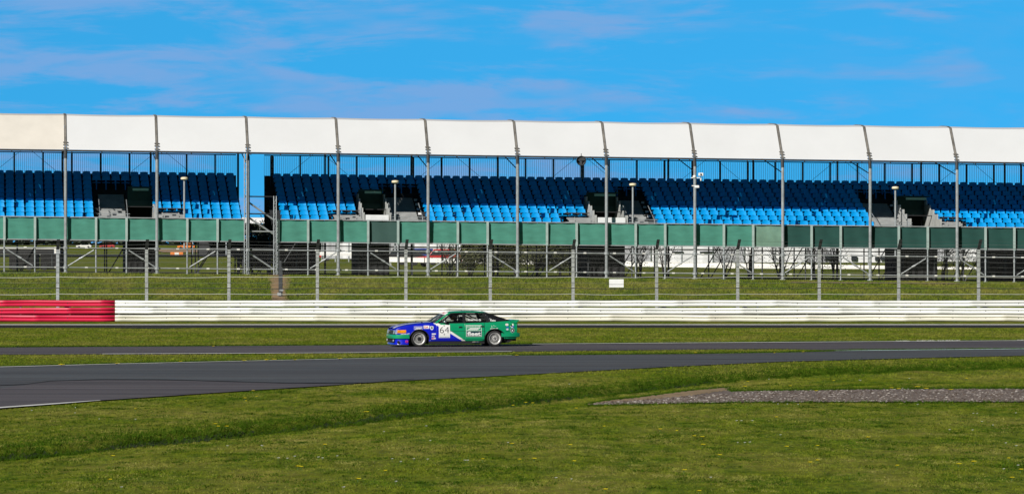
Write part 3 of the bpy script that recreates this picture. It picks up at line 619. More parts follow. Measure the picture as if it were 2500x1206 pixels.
for k in range(-3, 15):
    mb = MB(); u = k * BAY
    for (p, q) in zip(prof[:-1], prof[1:]):
        mb.hexa([S(u - .055, p[0] - .04, p[1] - .06), S(u + .055, p[0] - .04, p[1] - .06), S(u + .055, q[0] - .04, q[1] - .06), S(u - .055, q[0] - .04, q[1] - .06),
                 S(u - .055, p[0] - .04, p[1] + .03), S(u + .055, p[0] - .04, p[1] + .03), S(u + .055, q[0] - .04, q[1] + .03), S(u - .055, q[0] - .04, q[1] + .03)])
    C_(mb, 'roof_beam', 'beam_brown')
    mb = MB()
    for z in (9.1, 9.28, 9.42): mb.box(u - .13, u + .13, .0 + (z - 9) * .8 - .12, .0 + (z - 9) * .8 - .02, z, z + .05, T=S)
    C_(mb, 'roof_clamp', 'beam_brown')
    g0 = float(ground_z(*S(u, 0, 0)[:2])) - S(u, 0, 0)[2]
    mb = MB(); mb.tube(S(u, -.14, g0 - .3), S(u, -.14, 8.55), .085, 10); mb.tube(S(u, -.14, g0), S(u, -.14, g0 + .06), .17, 8)
    for z in (2.52, 3.60): mb.tube(S(u, -.14, z - .07), S(u, -.14, z + .07), .14, 8)
    z = 2.3
    while z < 8.4: mb.tube(S(u, -.14, z), S(u, -.14, z + .03), .092, 10); z += .33
    mb.tube(S(u - .07, -.2, g0 + .3), S(u - .07, -.2, 8.4), .018, 6)
    C_(mb, 'support_post', 'steel_light')
    mb = MB(); mb.tube(S(u, -.10, 8.50), S(u, -.02, 9.03), .10, 10); mb.tube(S(u, .3, 8.3), S(u, 7.6, 9.4), .03, 6); mb.tube(S(u, 8.9, 2), S(u, 8.9, 9.9), .06, 8); C_(mb, 'post_head', 'dark_steel')  # top of post coloured dark for the shade under the eave
mb = MB(); mb.box(-15, 70, -.06, .06, 8.92, 9.02, T=S); mb.box(-15, 70, 10.5, 10.6, 9.55, 9.68, T=S); C_(mb, 'eave_beam', 'dark_steel')
u = -14.5
while u < 68: mb = MB(); mb.tube(S(u, -.03, 8.86), S(u, -.03, 8.93), .03, 5); u += 1.65; C_(mb, 'eave_bracket', 'dark_steel')
tag(root, 'long white canvas canopy roof on grey posts over both grandstand blocks', 'canopy')

# bracing tower in the gap
root = empty('scaffold_tower', S(pu(634), 1, 2.2)); org = Vector(root.location)
def T_(mb, name, mt): o = mb.build(name, M[mt]); o.parent = root; o.location = -org; return o
for (u, v, nm) in ((pu(599), -.25, 'mast'), (pu(671), -.2, 'mast'), (pu(664, 8), 8, 'mast'), (pu(606, 8), 8, 'mast')):
    mb = MB(); dz = 8.95 if u < pu(640) else (6.6 if v < 1 else 9.0)
    for du in (-.07, .07): mb.tube(S(u + du, v, 1.8), S(u + du, v, dz), .028, 6)
    z = 2.2
    while z < dz - .2: mb.tube(S(u - .07, v, z), S(u + .07, v, z + .0), .018, 5); mb.tube(S(u - .07, v, z), S(u + .07, v, z + .3), .014, 5); z += .33
    T_(mb, nm, 'galvanised' if v < 1 else 'dark_steel')
for z, mt in ((6.56, 'black'), (5.60, 'black'), (4.62, 'steel_light'), (3.60, 'steel_light'), (2.52, 'steel_light')):
    mb = MB(); mb.tube(S(pu(599), .05, z), S(pu(671), .05, z), .035, 8); T_(mb, 'crossbar', mt)
for (za, zb_) in ((6.3, 5.3), (5.45, 4.5), (3.5, 2.55)):
    mb = MB(); mb.tube(S(pu(603), .1, za), S(pu(667), .1, zb_), .05, 8); T_(mb, 'diagonal', 'galvanised')
tag(root, 'lattice scaffold bracing standing in the open gap between the two grandstand blocks', 'scaffold')

# lamps on the stand front
def lampp(px, ytop, label):
    u = pu(px, .2); base = S(u, .2, 0); d = base[1]; zt = HC + (CY - ytop) * d / F
    e = empty('lamp_post', (base[0], d, S(u, 0, 3.6)[2])); h = zt - e.location.z
    mb = MB(); mb.tube((0, 0, 0), (0, 0, h - .1), .055, 10); mb.tube((0, 0, h * .5), (0, 0, h * .5 + .12), .07, 10); mb.tube((0, 0, .0), (0, 0, .04), .12, 10); mb.build('pole', M['steel_light'], e, smooth=True)
    mb = MB(); mb.lathe([(-.14, .03), (-.13, .15), (-.09, .20), (-.02, .205), (.02, .17), (.045, .001)], (0, 0, h), 'z', 20); mb.build('lamp_head', M['lamp_cream'], e, smooth=True)
    tag(e, label, 'lamp post', 'lamp posts along the stand front')
lampp(450, 434, 'lamp post with cream head before the left grandstand block')
lampp(965, 442, 'lamp post with cream head just right of the second entrance, above the car')
lampp(1545, 449, 'lamp post with cream head beside the stairs right of the third entrance')
lampp(2186, 457, 'lamp post with cream head left of the rightmost entrance')
# loudspeaker under the eave
def at(px, py, d): return ((px - CX) / F * d, d, HC + (CY - py) * d / F)
x, y, z = at(1419, 393, 229.3); e = empty('loudspeaker', (x, y, z))
mb = MB(); mb.lathe([(-.14, .26), (-.10, .28), (.02, .20), (.12, .10), (.2, .08)], (0, 0, 0), 'y', 16); mb.build('horn', M['dark_steel'], e, smooth=True)
mb = MB(); mb.box(-.22, .22, -.05, .25, .0, .24); mb.box(-.06, .06, -.02, .12, -.34, .02); mb.box(-.02, .02, 0, .05, .2, .42); mb.build('housing', M['dark_steel'], e, bevel=.02)
tag(e, 'dark loudspeaker hanging under the canopy edge near the middle', 'loudspeaker')
for (px, py, lb) in ((1711, 431, 'upper white twin camera on the canopy post'), (1696, 455, 'lower small white camera on the same canopy post')):
    x, y, z = at(px, py, 230.2); e = empty('security_camera', (x, y, z)); mb = MB()
    if py < 440:
        mb.box(-.55, -.02, .02, .07, -.10, -.05); mb.box(-.03, .03, .02, .08, -.25, .0); mb.build('bracket', M['white_paint'], e, bevel=.008)
        mb = MB(); mb.box(-.14, .14, -.16, .1, .02, .2); mb.build('camera_housing', M['panel_white'], e, bevel=.03)
        mb = MB(); mb.ball((-.36, 0, -.02), .10, 8); mb.build('camera_dome', M['panel_white'], e, smooth=True)
        mb = MB(); mb.lathe([(0, .05), (-.03, .05), (-.035, .001)], (0, -.16, .11), 'y', 12); mb.build('lens', M['black'], e)
    else:
        mb = MB(); mb.box(-.16, .24, -.02, .03, .0, .05); mb.build('bracket', M['white_paint'], e, bevel=.008)
        mb = MB(); mb.box(.0, .26, -.1, .06, -.1, .02); mb.build('camera_housing', M['panel_white'], e, bevel=.03)
    tag(e, lb, 'camera')
# people / dark figures are absent from the stand; two small dark steps rails among lit seats
# ---------------------------------------------------------------- crash barrier
mat('barrier_red', (.64, .018, .075), .5, var=.12, scale=1.2, stretch=(.2, 1, 1))
mat('barrier_white', (.79, .80, .80), .5, var=.07, scale=1.0, stretch=(.15, 1, 1.0))
mat('barrier_cream', (.77, .75, .67), .55, var=.09, scale=1.0, stretch=(.15, 1, 1.0))
YB = 200.0
def wprof(z0): # w-beam cross section, y towards the camera is negative
    return [(z0 + .00, -.005), (z0 + .02, -.06), (z0 + .085, -.085), (z0 + .125, -.06), (z0 + .155, -.005), (z0 + .185, -.06), (z0 + .225, -.085), (z0 + .29, -.06), (z0 + .31, -.005)]
RZ = (.03, .385, .74)
def barrier(x0, x1, matn, matlow, label):
    e = empty('crash_barrier', ((x0 + x1) / 2, YB, 0)); ox = (x0 + x1) / 2
    nb = 0
    for k, z0 in enumerate(RZ):
        mb = MB(); xs_ = []; x = x0
        while x < x1 - .05: xs_.append(x); x += 1.6
        xs_.append(x1); rows_ = []
        for i, x in enumerate(xs_):
            for dx, off in (((0, 0), (.02, -.012), (.32, -.012), (.34, 0)) if (i % 3 == k % 3 and i < len(xs_) - 1) else ((0, 0),)):
                wob = .012 * math.sin(x * .37 + k * 2) + .006 * math.sin(x * 1.9 + k)
                rows_.append([(x + dx - ox, yy2 + off, z + wob) for z, yy2 in wprof(z0)])
        mb.grid(rows_); mb.build('rail', M[matlow if k == 0 else matn], e, smooth=True, solid=.006)
    x = math.ceil(x0 / 2.4) * 2.4
    while x < x1:
        mb = MB(); mb.box(x - .04 - ox, x + .04 - ox, .03, .16, -.1, 1.02); 
        for z0 in RZ: mb.box(x - .03 - ox, x + .03 - ox, 0, .03, z0 + .1, z0 + .2)
        mb.build('post', M['galvanised'], e); x += 2.4
    mb = MB(); x = x0 + .5
    while x < x1:
        for z0 in RZ: mb.tube((x - ox, -.02, z0 + .155), (x - ox, -.045, z0 + .155), .022, 6)
        x += 1.6 + random.choice((0, .4))
    mb.build('bolts', M['dark_steel'], e)['kind'] = 'stuff'
    tag(e, label, 'crash barrier')
xr = (281 - CX) / F * YB
barrier(-33, xr - .004, 'barrier_red', 'barrier_red', 'red painted steel crash barrier of three stacked rails at far left')
barrier(xr + .004, 34, 'barrier_white', 'barrier_cream', 'long white steel crash barrier of three stacked rails behind the car')
# ---------------------------------------------------------------- debris fence
YF = 200.75; fx = [(p - CX) / F * YF for p in (-290, -75, 141, 358, 559, 775, 991, 1197, 1399, 1603, 1801, 2000, 2194, 2389, 2585, 2780)]
e = empty('debris_fence', (0, YF, .4)); mat('fence_post', (.36, .38, .37), .6, .3, var=.25, scale=5); mat('wire', (.16, .165, .165), .5, .5); mat('wire_dark', (.05, .05, .05), .6, .3); mat('wire_bright', (.62, .63, .60), .4, .4)
for i, x in enumerate(fx):
    mb = MB(); mb.box(x - .075, x + .075, -.06, .06, 0, 3.12); 
    for z in np.arange(.8, 3.1, .3): mb.box(x - .08, x + .08, -.075, -.06, z, z + .03)
    mb.build('post', M['fence_post' if i != 2 else 'galvanised'], e)
    mb = MB(); mb.hexa([(x - .075, -.06, 3.12), (x + .075, -.06, 3.12), (x + .075, .06, 3.12), (x - .075, .06, 3.12), (x + .0, -.42, 3.62), (x + .15, -.42, 3.62), (x + .15, -.32, 3.62), (x + .0, -.32, 3.62)]); mb.build('post_arm', M['dark_steel'], e)
for (py, mt, r) in ((676, 'wire_bright', .012), (703, 'wire_dark', .016), (717.5, 'wire_bright', .012), (690, 'wire', .006), (664, 'wire', .007), (652, 'wire', .006), (640, 'wire', .007), (630, 'wire', .006), (620, 'wire', .008), (612, 'wire', .006), (605, 'wire', .008)):
    z = HC + (CY - py) * YF / F - .4; mb = MB()
    for a, b_ in zip(fx[:-1], fx[1:]):
        sg = random.uniform(.01, .05); mb.path([(a, -.08, z), (a + (b_ - a) * .25, -.08, z - sg * .75), ((a + b_) / 2, -.08, z - sg), (a + (b_ - a) * .75, -.08, z - sg * .75), (b_, -.08, z)], r, 5)
    mb.build('cable', M[mt], e)
for q in range(3):
    mb = MB(); z = 3.2 + q * .17; yo = -.12 - q * .13
    for a, b_ in zip(fx[:-1], fx[1:]): mb.path([(a + .05 + q * .04, yo, z), ((a + b_) / 2 + .05, yo, z - .05), (b_ + .05 + q * .04, yo, z)], .006, 4)
    mb.build('top_wire', M['wire_dark' if q != 1 else 'wire'], e)
mb = MB(); cell = .10; H = 2.75; x = fx[0] - H
while x < fx[-1]:
    for sgn in (1, -1):
        x0_, x1_ = (x, x + H) if sgn > 0 else (x + H, x); mb.add([(x0_ - .0016, -.065, .3), (x0_ + .0016, -.065, .3), (x1_ + .0016, -.065, .3 + H), (x1_ - .0016, -.065, .3 + H)], [(0, 1, 2, 3)])
    x += cell
mb.build('wire_mesh', M['wire'], e, merge=False)
tag(e, 'tall wire debris fence on pale posts behind the crash barrier', 'fence')
# white board hung on the fence
x0_, x1_ = (1487 - CX) / F * YF, (1522.5 - CX) / F * YF; zt_, zb2 = HC + (CY - 681.5) * YF / F, HC + (CY - 701.5) * YF / F
e = empty('sign_board', ((x0_ + x1_) / 2, YF - .13, zb2)); mb = MB(); wd = (x1_ - x0_) / 2; mb.box(-wd, wd, -.012, .012, 0, zt_ - zb2); mb.build('board', M['panel_white'], e, bevel=.004)
mb = MB(); mb.box(-wd - .01, wd + .01, -.022, -.012, (zt_ - zb2) * .36, (zt_ - zb2) * .39); mb.build('strap', M['wire_dark'], e)
tag(e, 'blank white board hung on the wire fence right of the car', 'sign')
# dark post on the worn path
p = bankpt(685, 726); e = empty('gate_post', p); mb = MB(); mb.box(-.10, .10, -.06, .06, -.3, 1.5); mb.box(-.06, .05, -.05, .05, 1.5, 1.85); mb.build('post', M['dark_steel'], e, bevel=.01)
mb = MB(); mb.box(-.16, .02, -.09, -.06, .1, .24); mb.box(-.05, .14, -.09, -.06, .32, .4); mb.build('latch', M['galvanised'], e)
tag(e, 'dark steel post standing in the worn earth path on the bank', 'post')
# ---------------------------------------------------------------- beyond the stand
mat('far_white', (.75, .76, .79), .7, var=.10, scale=.5, stretch=(4, 1, .3)); mat('far_grey', (.40, .41, .44), .8, var=.3, scale=.5, stretch=(4, 1, .3)); mat('far_dark', (.03, .032, .036), .7)
mat('trailer_silver', (.22, .26, .36), .35, .4); mat('window_dark', (.02, .025, .03), .15)
mat('far_red', (.45, .03, .03), .4); mat('far_blue', (.03, .06, .28), .4); mat('orange', (.75, .20, .02), .5); mat('far_black', (.02, .02, .022), .4); mat('cream_box', (.55, .45, .28), .6)
mat('field_sand', (.34, .22, .12), .95, var=.15, scale=.1)
def gat(px, py):   # point on the far terrain
    lo, hi = 245.0, 1500.0
    for _ in range(40):
        mid = (lo + hi) / 2; x = (px - CX) / F * mid; yy = CY - (float(ground_z(x, mid)) - HC) * F / mid
        if yy > py: lo = mid
        else: hi = mid
    return ((px - CX) / F * lo, lo, float(ground_z((px - CX) / F * lo, lo)))
def farsheet(name, L_, matn, label, dz=.12):
    rows_ = []
    for (xa, xb, py) in L_:
        rows_.append([(lambda p: (p[0], p[1], p[2] + dz))(gat(xa + (xb - xa) * k / 8, py)) for k in range(9)])
    mb = MB(); mb.grid(rows_); tag(mb.build(name, M[matn]), label, name.replace('_', ' '), kind='structure')
farsheet('far_road', [(-300, 960, 624.2), (-300, 960, 627.8)], 'asphalt_service', 'thin grey road crossing the far field at left')
farsheet('sand_trap', [(385, 640, 609), (375, 650, 613), (400, 620, 617.5)], 'field_sand', 'brown sandy area in the far field left of the gap')
farsheet('far_road', [(930, 2250, 660.5), (930, 2250, 661.4)], 'asphalt_service', 'thin dark path before the long white wall at right')
def far_car(px, d, matn, label, L_=4.3, van=False):
    x = (px - CX) / F * d; z = float(ground_z(x, d)); e = empty('parked_car', (x, d, z)); h = 2.1 if van else 1.42
    pts = [(-L_ / 2, .35), (-L_ / 2, .75), (-L_ * .22, .88), (-L_ * .12, h), (L_ * .28, h), (L_ * .42, .95), (L_ / 2, .85), (L_ / 2, .35)] if not van else [(-L_ / 2, .35), (-L_ / 2, 1.0), (-L_ * .36, 1.2), (-L_ * .26, h), (L_ * .49, h), (L_ / 2, .4)]
    mb = MB(); n = len(pts); mb.add([(a, -.85, b_) for a, b_ in pts] + [(a, .85, b_) for a, b_ in pts], [tuple(range(n)), tuple(range(2 * n - 1, n - 1, -1))] + [(i, n + i, n + (i + 1) % n, (i + 1) % n) for i in range(n)]); mb.build('body', M[matn], e, bevel=.05)
    mb = MB(); y = -.86
    if van: mb.quad((-L_ * .33, y, 1.2), (-L_ * .12, y, 1.2), (-L_ * .12, y, 1.8), (-L_ * .25, y, 1.8))
    else: mb.quad((-L_ * .2, y, .92), (L_ * .36, y, .96), (L_ * .26, y, 1.32), (-L_ * .11, y, 1.32))
    mb.build('side_window', M['window_dark'], e)
    for sx in (-.3, .3):
        mb = MB(); mb.lathe([(0, .001), (0, .32), (.2, .32), (.2, .001)], (sx * L_, -.88, .32), 'y', 14); mb.build('wheel', M['black'], e)
    tag(e, label, 'car', 'vehicles parked far beyond the stand')
far_car(205, 1150, 'white_paint', 'distant white car parked far left, seen under the green screens'); far_car(262, 1150, 'far_red', 'distant red car parked far left beyond the field')
far_car(330, 1150, 'far_grey', 'distant grey car far beyond the left black curtain'); far_car(455, 1000, 'orange', 'distant orange vehicle by the sandy area'); far_car(560, 900, 'far_red', 'distant dark red vehicle left of the open gap', 5)
far_car(510, 900, 'far_blue', 'distant blue car at the sandy area'); 
far_car(1020, 352, 'far_blue', 'dark blue car parked by the long white wall', 4.4); far_car(830, 420, 'far_red', 'red and white car glimpsed under the stand left of the white wall'); far_car(1075, 330, 'far_red', 'red car glimpsed behind the long white wall'); far_car(975, 345, 'far_black', 'black car glimpsed behind the long white wall')
for px in (535, 572, 95, 432):
    x, y, z = gat(px, 623.5); e = empty('marker_board', (x, y, z)); mb = MB()
    mb.box(-.9, .9, -.3, .3, 0, .45); mb.build('block', M['orange' if px in (432,) else 'far_red'], e, bevel=.05); mb = MB(); mb.box(-.3, .3, -.32, -.3, .05, .4); mb.build('white_band', M['white_paint'], e)
    tag(e, {535: 'red and white marker block on the far road, left of two', 572: 'red and white marker block on the far road nearest the gap', 95: 'marker block on the far road behind the black trailers', 432: 'orange marker block on the far road left of the sandy area'}[px], 'marker', 'marker blocks on the far road')
# two black covered trailers, white beam above
for (a, b_, lb) in ((22, 84, 'left black covered trailer with grey blue top under the left stand'), (98, 152, 'right black covered trailer with grey blue top under the left stand')):
    d = 262; xa, xb = (a - CX) / F * d, (b_ - CX) / F * d; z = float(ground_z(xa, d)); e = empty('covered_trailer', ((xa + xb) / 2, d, z)); wd = (xb - xa) / 2
    zt_ = HC + (CY - 611) * d / F - z
    mb = MB(); mb.box(-wd, wd, 0, 3, .05, zt_ - .22); mb.build('cover', M['tarp_black'], e, bevel=.06)
    mb = MB(); mb.add([(wd * math.cos(t) * 1.02, yy3, zt_ - .24 + .24 * math.sin(t)) for yy3 in (-.04, 3.04) for t in np.linspace(0, math.pi, 9)], [(i, i + 1, 10 + i, 9 + i) for i in range(8)] + [tuple(range(9)), tuple(range(17, 8, -1))]); mb.build('top', M['trailer_silver'], e, smooth=True)
    for sx in (-.6, .6): mb = MB(); mb.lathe([(0, .001), (0, .2), (.2, .2), (.2, .001)], (sx * wd, -.1, .2), 'y', 12); mb.build('wheel', M['black'], e)
    tag(e, lb, 'trailer', 'black covered trailers under the left stand')
d = 258; xa, xb = (-420 - CX) / F * d, (146 - CX) / F * d; z = HC + (CY - 604) * d / F; e = empty('gantry', ((xa + xb) / 2, d, float(ground_z(xa, d)))); z -= e.location.z; wd = (xb - xa) / 2
mb = MB(); mb.box(-wd, wd, 0, .3, z - .10, z + .02); mb.build('beam', M['white_paint'], e); mb = MB(); mb.box(-wd, wd - .4, .05, .25, z - .42, z - .11); mb.build('underside', M['far_black'], e)
mb = MB(); mb.box(wd - .35, wd, -.02, .0, z - .38, z + .0); mb.build('end_plate', M['white_paint'], e)
for q in (-wd + 1, -wd + 6, -2, 3, wd - .5): mb = MB(); mb.tube((q, .15, 0), (q, .15, z - .1), .04, 6); mb.build('leg', M['dark_steel'], e)
tag(e, 'low white edged gantry over the black trailers at far left', 'gantry')
# long white rail wall
def wall_seg(pa, pb, da, db, ya, yb2, hpx, label):
    A = at(pa, ya, da); Bq = at(pb, yb2, db); h = hpx * da / F; e = empty('white_wall', ((A[0] + Bq[0]) / 2, (A[1] + Bq[1]) / 2, A[2] - 1)); o_ = e.location
    n = max(1, int((Bq[0] - A[0]) / 3))
    for k in range(n):
        t0, t1 = k / n, (k + 1) / n - .0015; P = [A[i] + (Bq[i] - A[i]) * t0 for i in range(3)]; Q = [A[i] + (Bq[i] - A[i]) * t1 for i in range(3)]
        mb = MB(); mb.hexa([(P[0] - o_.x, P[1] - o_.y - .15, P[2] - o_.z - h), (Q[0] - o_.x, Q[1] - o_.y - .15, Q[2] - o_.z - h), (Q[0] - o_.x, Q[1] - o_.y + .15, Q[2] - o_.z - h), (P[0] - o_.x, P[1] - o_.y + .15, P[2] - o_.z - h),
                 (P[0] - o_.x, P[1] - o_.y - .08, P[2] - o_.z), (Q[0] - o_.x, Q[1] - o_.y - .08, Q[2] - o_.z), (Q[0] - o_.x, Q[1] - o_.y + .08, Q[2] - o_.z), (P[0] - o_.x, P[1] - o_.y + .08, P[2] - o_.z)])
        mb.build('wall_block', M['white_paint'], e)
        if k % 1 == 0:
            mb = MB(); mb.box(P[0] - o_.x + .1, P[0] - o_.x + .25, P[1] - o_.y - .1, P[1] - o_.y + .1, P[2] - o_.z - h - .35, P[2] - o_.z - h); mb.build('foot', M['concrete'], e)
    tag(e, label, 'wall')
wall_seg(948, 2420, 330, 300, 627.5, 653, 12, 'long low white wall beyond the stand, running from above the car to the right edge')
wall_seg(770, 880, 350, 345, 615, 617, 8, 'short low white wall under the stand left of the black curtain above the car')
# white marquees
def marquee(pa, pb, d, label, bays, ztop=6.2, dark=()):
    xa, xb = (pa - CX) / F * d, (pb - CX) / F * d; z = float(ground_z((xa + xb) / 2, d)); e = empty('marquee', ((xa + xb) / 2, d, z)); wd = (xb - xa) / 2; H = ztop - z
    n = bays; st = 2 * wd / n
    for k in range(n):
        a = -wd + k * st; mb = MB(); rows_ = [[(a + .05 + (st - .1) * q / 8, .05 * math.sin(q * 1.3 + k * 2), zz3) for q in range(9)] for zz3 in (0.3, H * .5, H)]; mb.grid(rows_); mb.build('wall_panel', M['far_white' if (k * 7 + n) % 3 else 'far_grey'], e, smooth=True)
        mb = MB(); mb.add([(a, -.3, H), (a + st, -.3, H), (a + st / 2, 2, H + .9), (a, 4, H), (a + st, 4, H)], [(0, 1, 2), (1, 4, 2), (4, 3, 2), (3, 0, 2)]); mb.build('roof', M['far_white'], e)
    for k in range(n + 1): mb = MB(); mb.box(-wd + k * st - .05, -wd + k * st + .05, -.1, .05, 0, H); mb.build('pole', M['galvanised'], e)
    for (pa2, pb2, ya, yb2) in dark:
        mb = MB(); m0, m1 = (pa2 - CX) / F * d - e.location.x, (pb2 - CX) / F * d - e.location.x; mb.box(m0, m1, -.16, -.08, HC + (CY - yb2) * d / F - z, HC + (CY - ya) * d / F - z); mb.build('window', M['window_dark'], e)
    tag(e, label, 'marquee')
marquee(1512, 2196, 335, 'long white marquee behind the low white wall at right', 9, 6.4, ((1640, 1668, 614, 617), (1708, 1742, 614, 617), (2078, 2092, 625, 636), (2136, 2146, 627, 636), (2150, 2160, 627, 636), (2163, 2172, 627, 636), (2014, 2040, 622, 634)))
marquee(950, 1125, 372, 'white marquee seen under the stand right of the black curtain above the car', 3, 6.2)
marquee(786, 884, 400, 'white marquee seen under the stand left of the black curtain above the car', 3, 6.2)
marquee(2262, 2400, 352, 'white marquee seen among shrubs at the far right', 3, 5.0)
# black sheds / sheets at the right and by the gap
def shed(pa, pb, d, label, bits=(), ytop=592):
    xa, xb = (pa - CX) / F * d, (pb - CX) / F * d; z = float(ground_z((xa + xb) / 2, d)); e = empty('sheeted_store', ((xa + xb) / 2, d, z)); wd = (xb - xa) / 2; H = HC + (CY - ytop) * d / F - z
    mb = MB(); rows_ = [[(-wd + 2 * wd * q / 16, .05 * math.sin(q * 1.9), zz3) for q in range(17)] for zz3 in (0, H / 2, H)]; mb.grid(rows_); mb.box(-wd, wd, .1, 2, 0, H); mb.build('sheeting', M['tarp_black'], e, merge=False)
    mb = MB()
    for q in np.arange(-wd, wd, 1.2): mb.tube((q, -.1, 0), (q, -.1, H), .03, 6)
    mb.build('pole', M['galvanised'], e)
    for (px, py) in bits:
        x, z2 = (px - CX) / F * d - e.location.x, HC + (CY - py) * d / F - z; mb = MB(); mb.box(x - .12, x + .12, -.14, -.06, z2 - .06, z2 + .06); mb.build('cream_box', M['cream_box'], e, bevel=.01)
    tag(e, label, 'store')
shed(2405, 2900, 247, 'black sheeted store with small cream boxes under the stand at the right edge', ((2424, 619), (2443, 652), (2487, 653), (2478, 626), (2430, 627), (2424, 670)))
shed(2196, 2268, 246, 'black sheeted store under the stand left of the rightmost shrubs')
shed(676, 776, 246, 'black sheeted store under the stand just right of the gap')
shed(1428, 1500, 246, 'black sheeted store under the stand by the third entrance')
# far grandstand in the gap
d = 560; xa, xb = (470 - CX) / F * d, (800 - CX) / F * d; z = float(ground_z((xa + xb) / 2, d)); e = empty('far_grandstand', ((xa + xb) / 2, d, z)); wd = (xb - xa) / 2
def zpy(py): return HC + (CY - py) * d / F - z
mb = MB(); mb.hexa([(-wd, 0, zpy(545)), (wd, 0, zpy(546)), (wd, 9, zpy(545)), (-wd, 9, zpy(544)), (-wd, .3, zpy(531)), (wd, .3, zpy(533)), (wd, 9, zpy(531)), (-wd, 9, zpy(529))]); mb.build('roof', M['roof_canvas'], e)
mb = MB(); mb.box(-wd, wd, 8.5, 9, 0, zpy(546)); mb.build('back_wall', M['far_dark'], e)
mb = MB()
for k in range(6): mb.box(-wd, wd, 2 + k, 3 + k, zpy(582) + .35 * k - .3, zpy(582) + .35 * k)
mb.build('deck', M['far_dark'], e)
mb = MB()
for k in range(2):
    q = -wd
    while q < wd: mb.box(q, q + .4, 2.3 + k, 2.4 + k, zpy(582) + .35 * k, zpy(582) + .35 * k + .42); q += .5
o = mb.build('seats', M['seat_blue'], e, merge=False); o['kind'] = 'stuff'
mb = MB(); mb.box(-wd, wd, .0, .1, zpy(590), zpy(582)); mb.build('front_panel', M['far_dark'], e)
q = -wd
while q <= wd: mb = MB(); mb.tube((q, .2, 0), (q, .2, zpy(545)), .09, 6); mb.build('post', M['galvanised'], e); q += 4.6
tag(e, 'distant grandstand with white roof and blue seats seen through the gap', 'grandstand')

# ---------------------------------------------------------------- shrubs behind the stand
mat('bark', (.075, .06, .045), .9, var=.3, scale=8); mat('leaf_olive', (.11, .12, .045), .8, var=.35, scale=1.2, trans=.2); mat('leaf_dark', (.022, .035, .018), .8, var=.4, scale=1.2); mat('twig_dark', (.025, .022, .020), .9)
def shrub(px, d, h, wdt, leafm, nleaf, label, barkm='bark', name='shrub', lsz=.07):
    x = (px - CX) / F * d; z = float(ground_z(x, d)); e = empty(name, (x, d, z)); r = random.Random(int(px * 3)); tips = []
    mb = MB(); nst = 4
    for s_ in range(nst):
        a = r.uniform(0, 6.28); p = Vector((r.uniform(-.15, .15), r.uniform(-.15, .15), -.1)); dirv = Vector((math.cos(a) * .35 * wdt / h, math.sin(a) * .3, 1)); pts = [p.copy()]
        for k in range(6):
            p = p + dirv * (h / 6.3) + Vector((r.uniform(-.1, .1), r.uniform(-.1, .1), 0)) * .8; pts.append(p.copy())
            if k > 0:
                for b_ in range(3):
                    q = p.copy(); dv = Vector((r.uniform(-1, 1), r.uniform(-1, 1), r.uniform(.1, 1))) * wdt * .16; bp_ = [q.copy()]
                    for t in range(3): q = q + dv + Vector((r.uniform(-.1, .1), r.uniform(-.1, .1), r.uniform(-.05, .12))); bp_.append(q.copy()); tips.append(q.copy())
                    mb.path(bp_, [.018, .013, .009, .005], 4)
        mb.path(pts, [.05 * (1 - i / 7.5) for i in range(7)], 5)
    mb.build('trunk', M[barkm], e, merge=False)
    mb = MB()
    for k in range(nleaf):
        t = r.choice(tips); q = Vector((t.x, t.y, t.z * r.uniform(.35, 1.0))) + Vector((r.gauss(0, .16), r.gauss(0, .16), r.gauss(0, .14))); u_ = Vector((r.uniform(-1, 1), r.uniform(-1, 1), r.uniform(-1, 1))).normalized(); v_ = u_.orthogonal().normalized(); s2 = lsz * r.uniform(.6, 1.3)
        mb.add([q - u_ * s2, q + v_ * s2 * .5, q + u_ * s2, q - v_ * s2 * .5], [(0, 1, 2, 3)])
    mb.build('crown', M[leafm], e, merge=False); tag(e, label, 'shrub' if name == 'shrub' else 'tree')
pos = ['over the tail of the car', 'right of the car', 'left of the fourth pale fence post right of the car', 'near the middle of the stand', 'beside the black curtain of the third entrance']
for i, px in enumerate((1150, 1200, 1255, 1310, 1365, 1410)):
    shrub(px, 250 + (i % 3) * 4, 3.2, 2.0, 'leaf_olive', 5200, ['leafy olive shrub under the stand, leftmost of the six', 'leafy olive shrub under the stand, second from the left of six', 'leafy olive shrub under the stand, third from the left of six', 'leafy olive shrub under the stand, fourth from the left of six', 'leafy olive shrub under the stand, fifth from the left of six', 'leafy olive shrub next to the black curtain, rightmost of the six'][i])
nm = ['leftmost', 'second', 'third', 'fourth', 'fifth', 'sixth', 'seventh']
for i, px in enumerate((1560, 1625, 1770, 1830, 1905, 1990, 2030)):
    shrub(px, 246 + (i % 2) * 5, [2.8, 2.6, 2.2, 2.9, 2.4, 2.9, 3.1][i], 1.9, 'leaf_dark', [260, 200, 60, 120, 90, 330, 500][i], f'thin dark leafless shrub before the white marquee, {nm[i]} from the left of seven' if i else 'thin dark leafless shrub before the white marquee, leftmost of seven', 'twig_dark', lsz=.05)
for i, px in enumerate((2305, 2350, 2390)): shrub(px, 249, 2.8, 1.7, 'leaf_olive', 420, ['left', 'middle', 'right'][i] + ' one of three sparse shrubs under the stand at far right', 'twig_dark', lsz=.06)
shrub(612, 243, 2.3, 1.9, 'leaf_dark', 3000, 'dark dense bush in the gap between the grandstand blocks', name='bush', lsz=.09)
shrub(655, 246, 2.9, 1.3, 'leaf_dark', 3000, 'taller dark bush at the right side of the gap', name='bush', lsz=.09)
shrub(715, 250, 3.6, 2.0, 'leaf_dark', 1500, 'dark bush beside the black store right of the gap', name='bush', lsz=.09)
shrub(1100, 262, 2.2, 1.4, 'leaf_dark', 300, 'small dark shrub by the left end of the olive shrubs', 'twig_dark', lsz=.06)
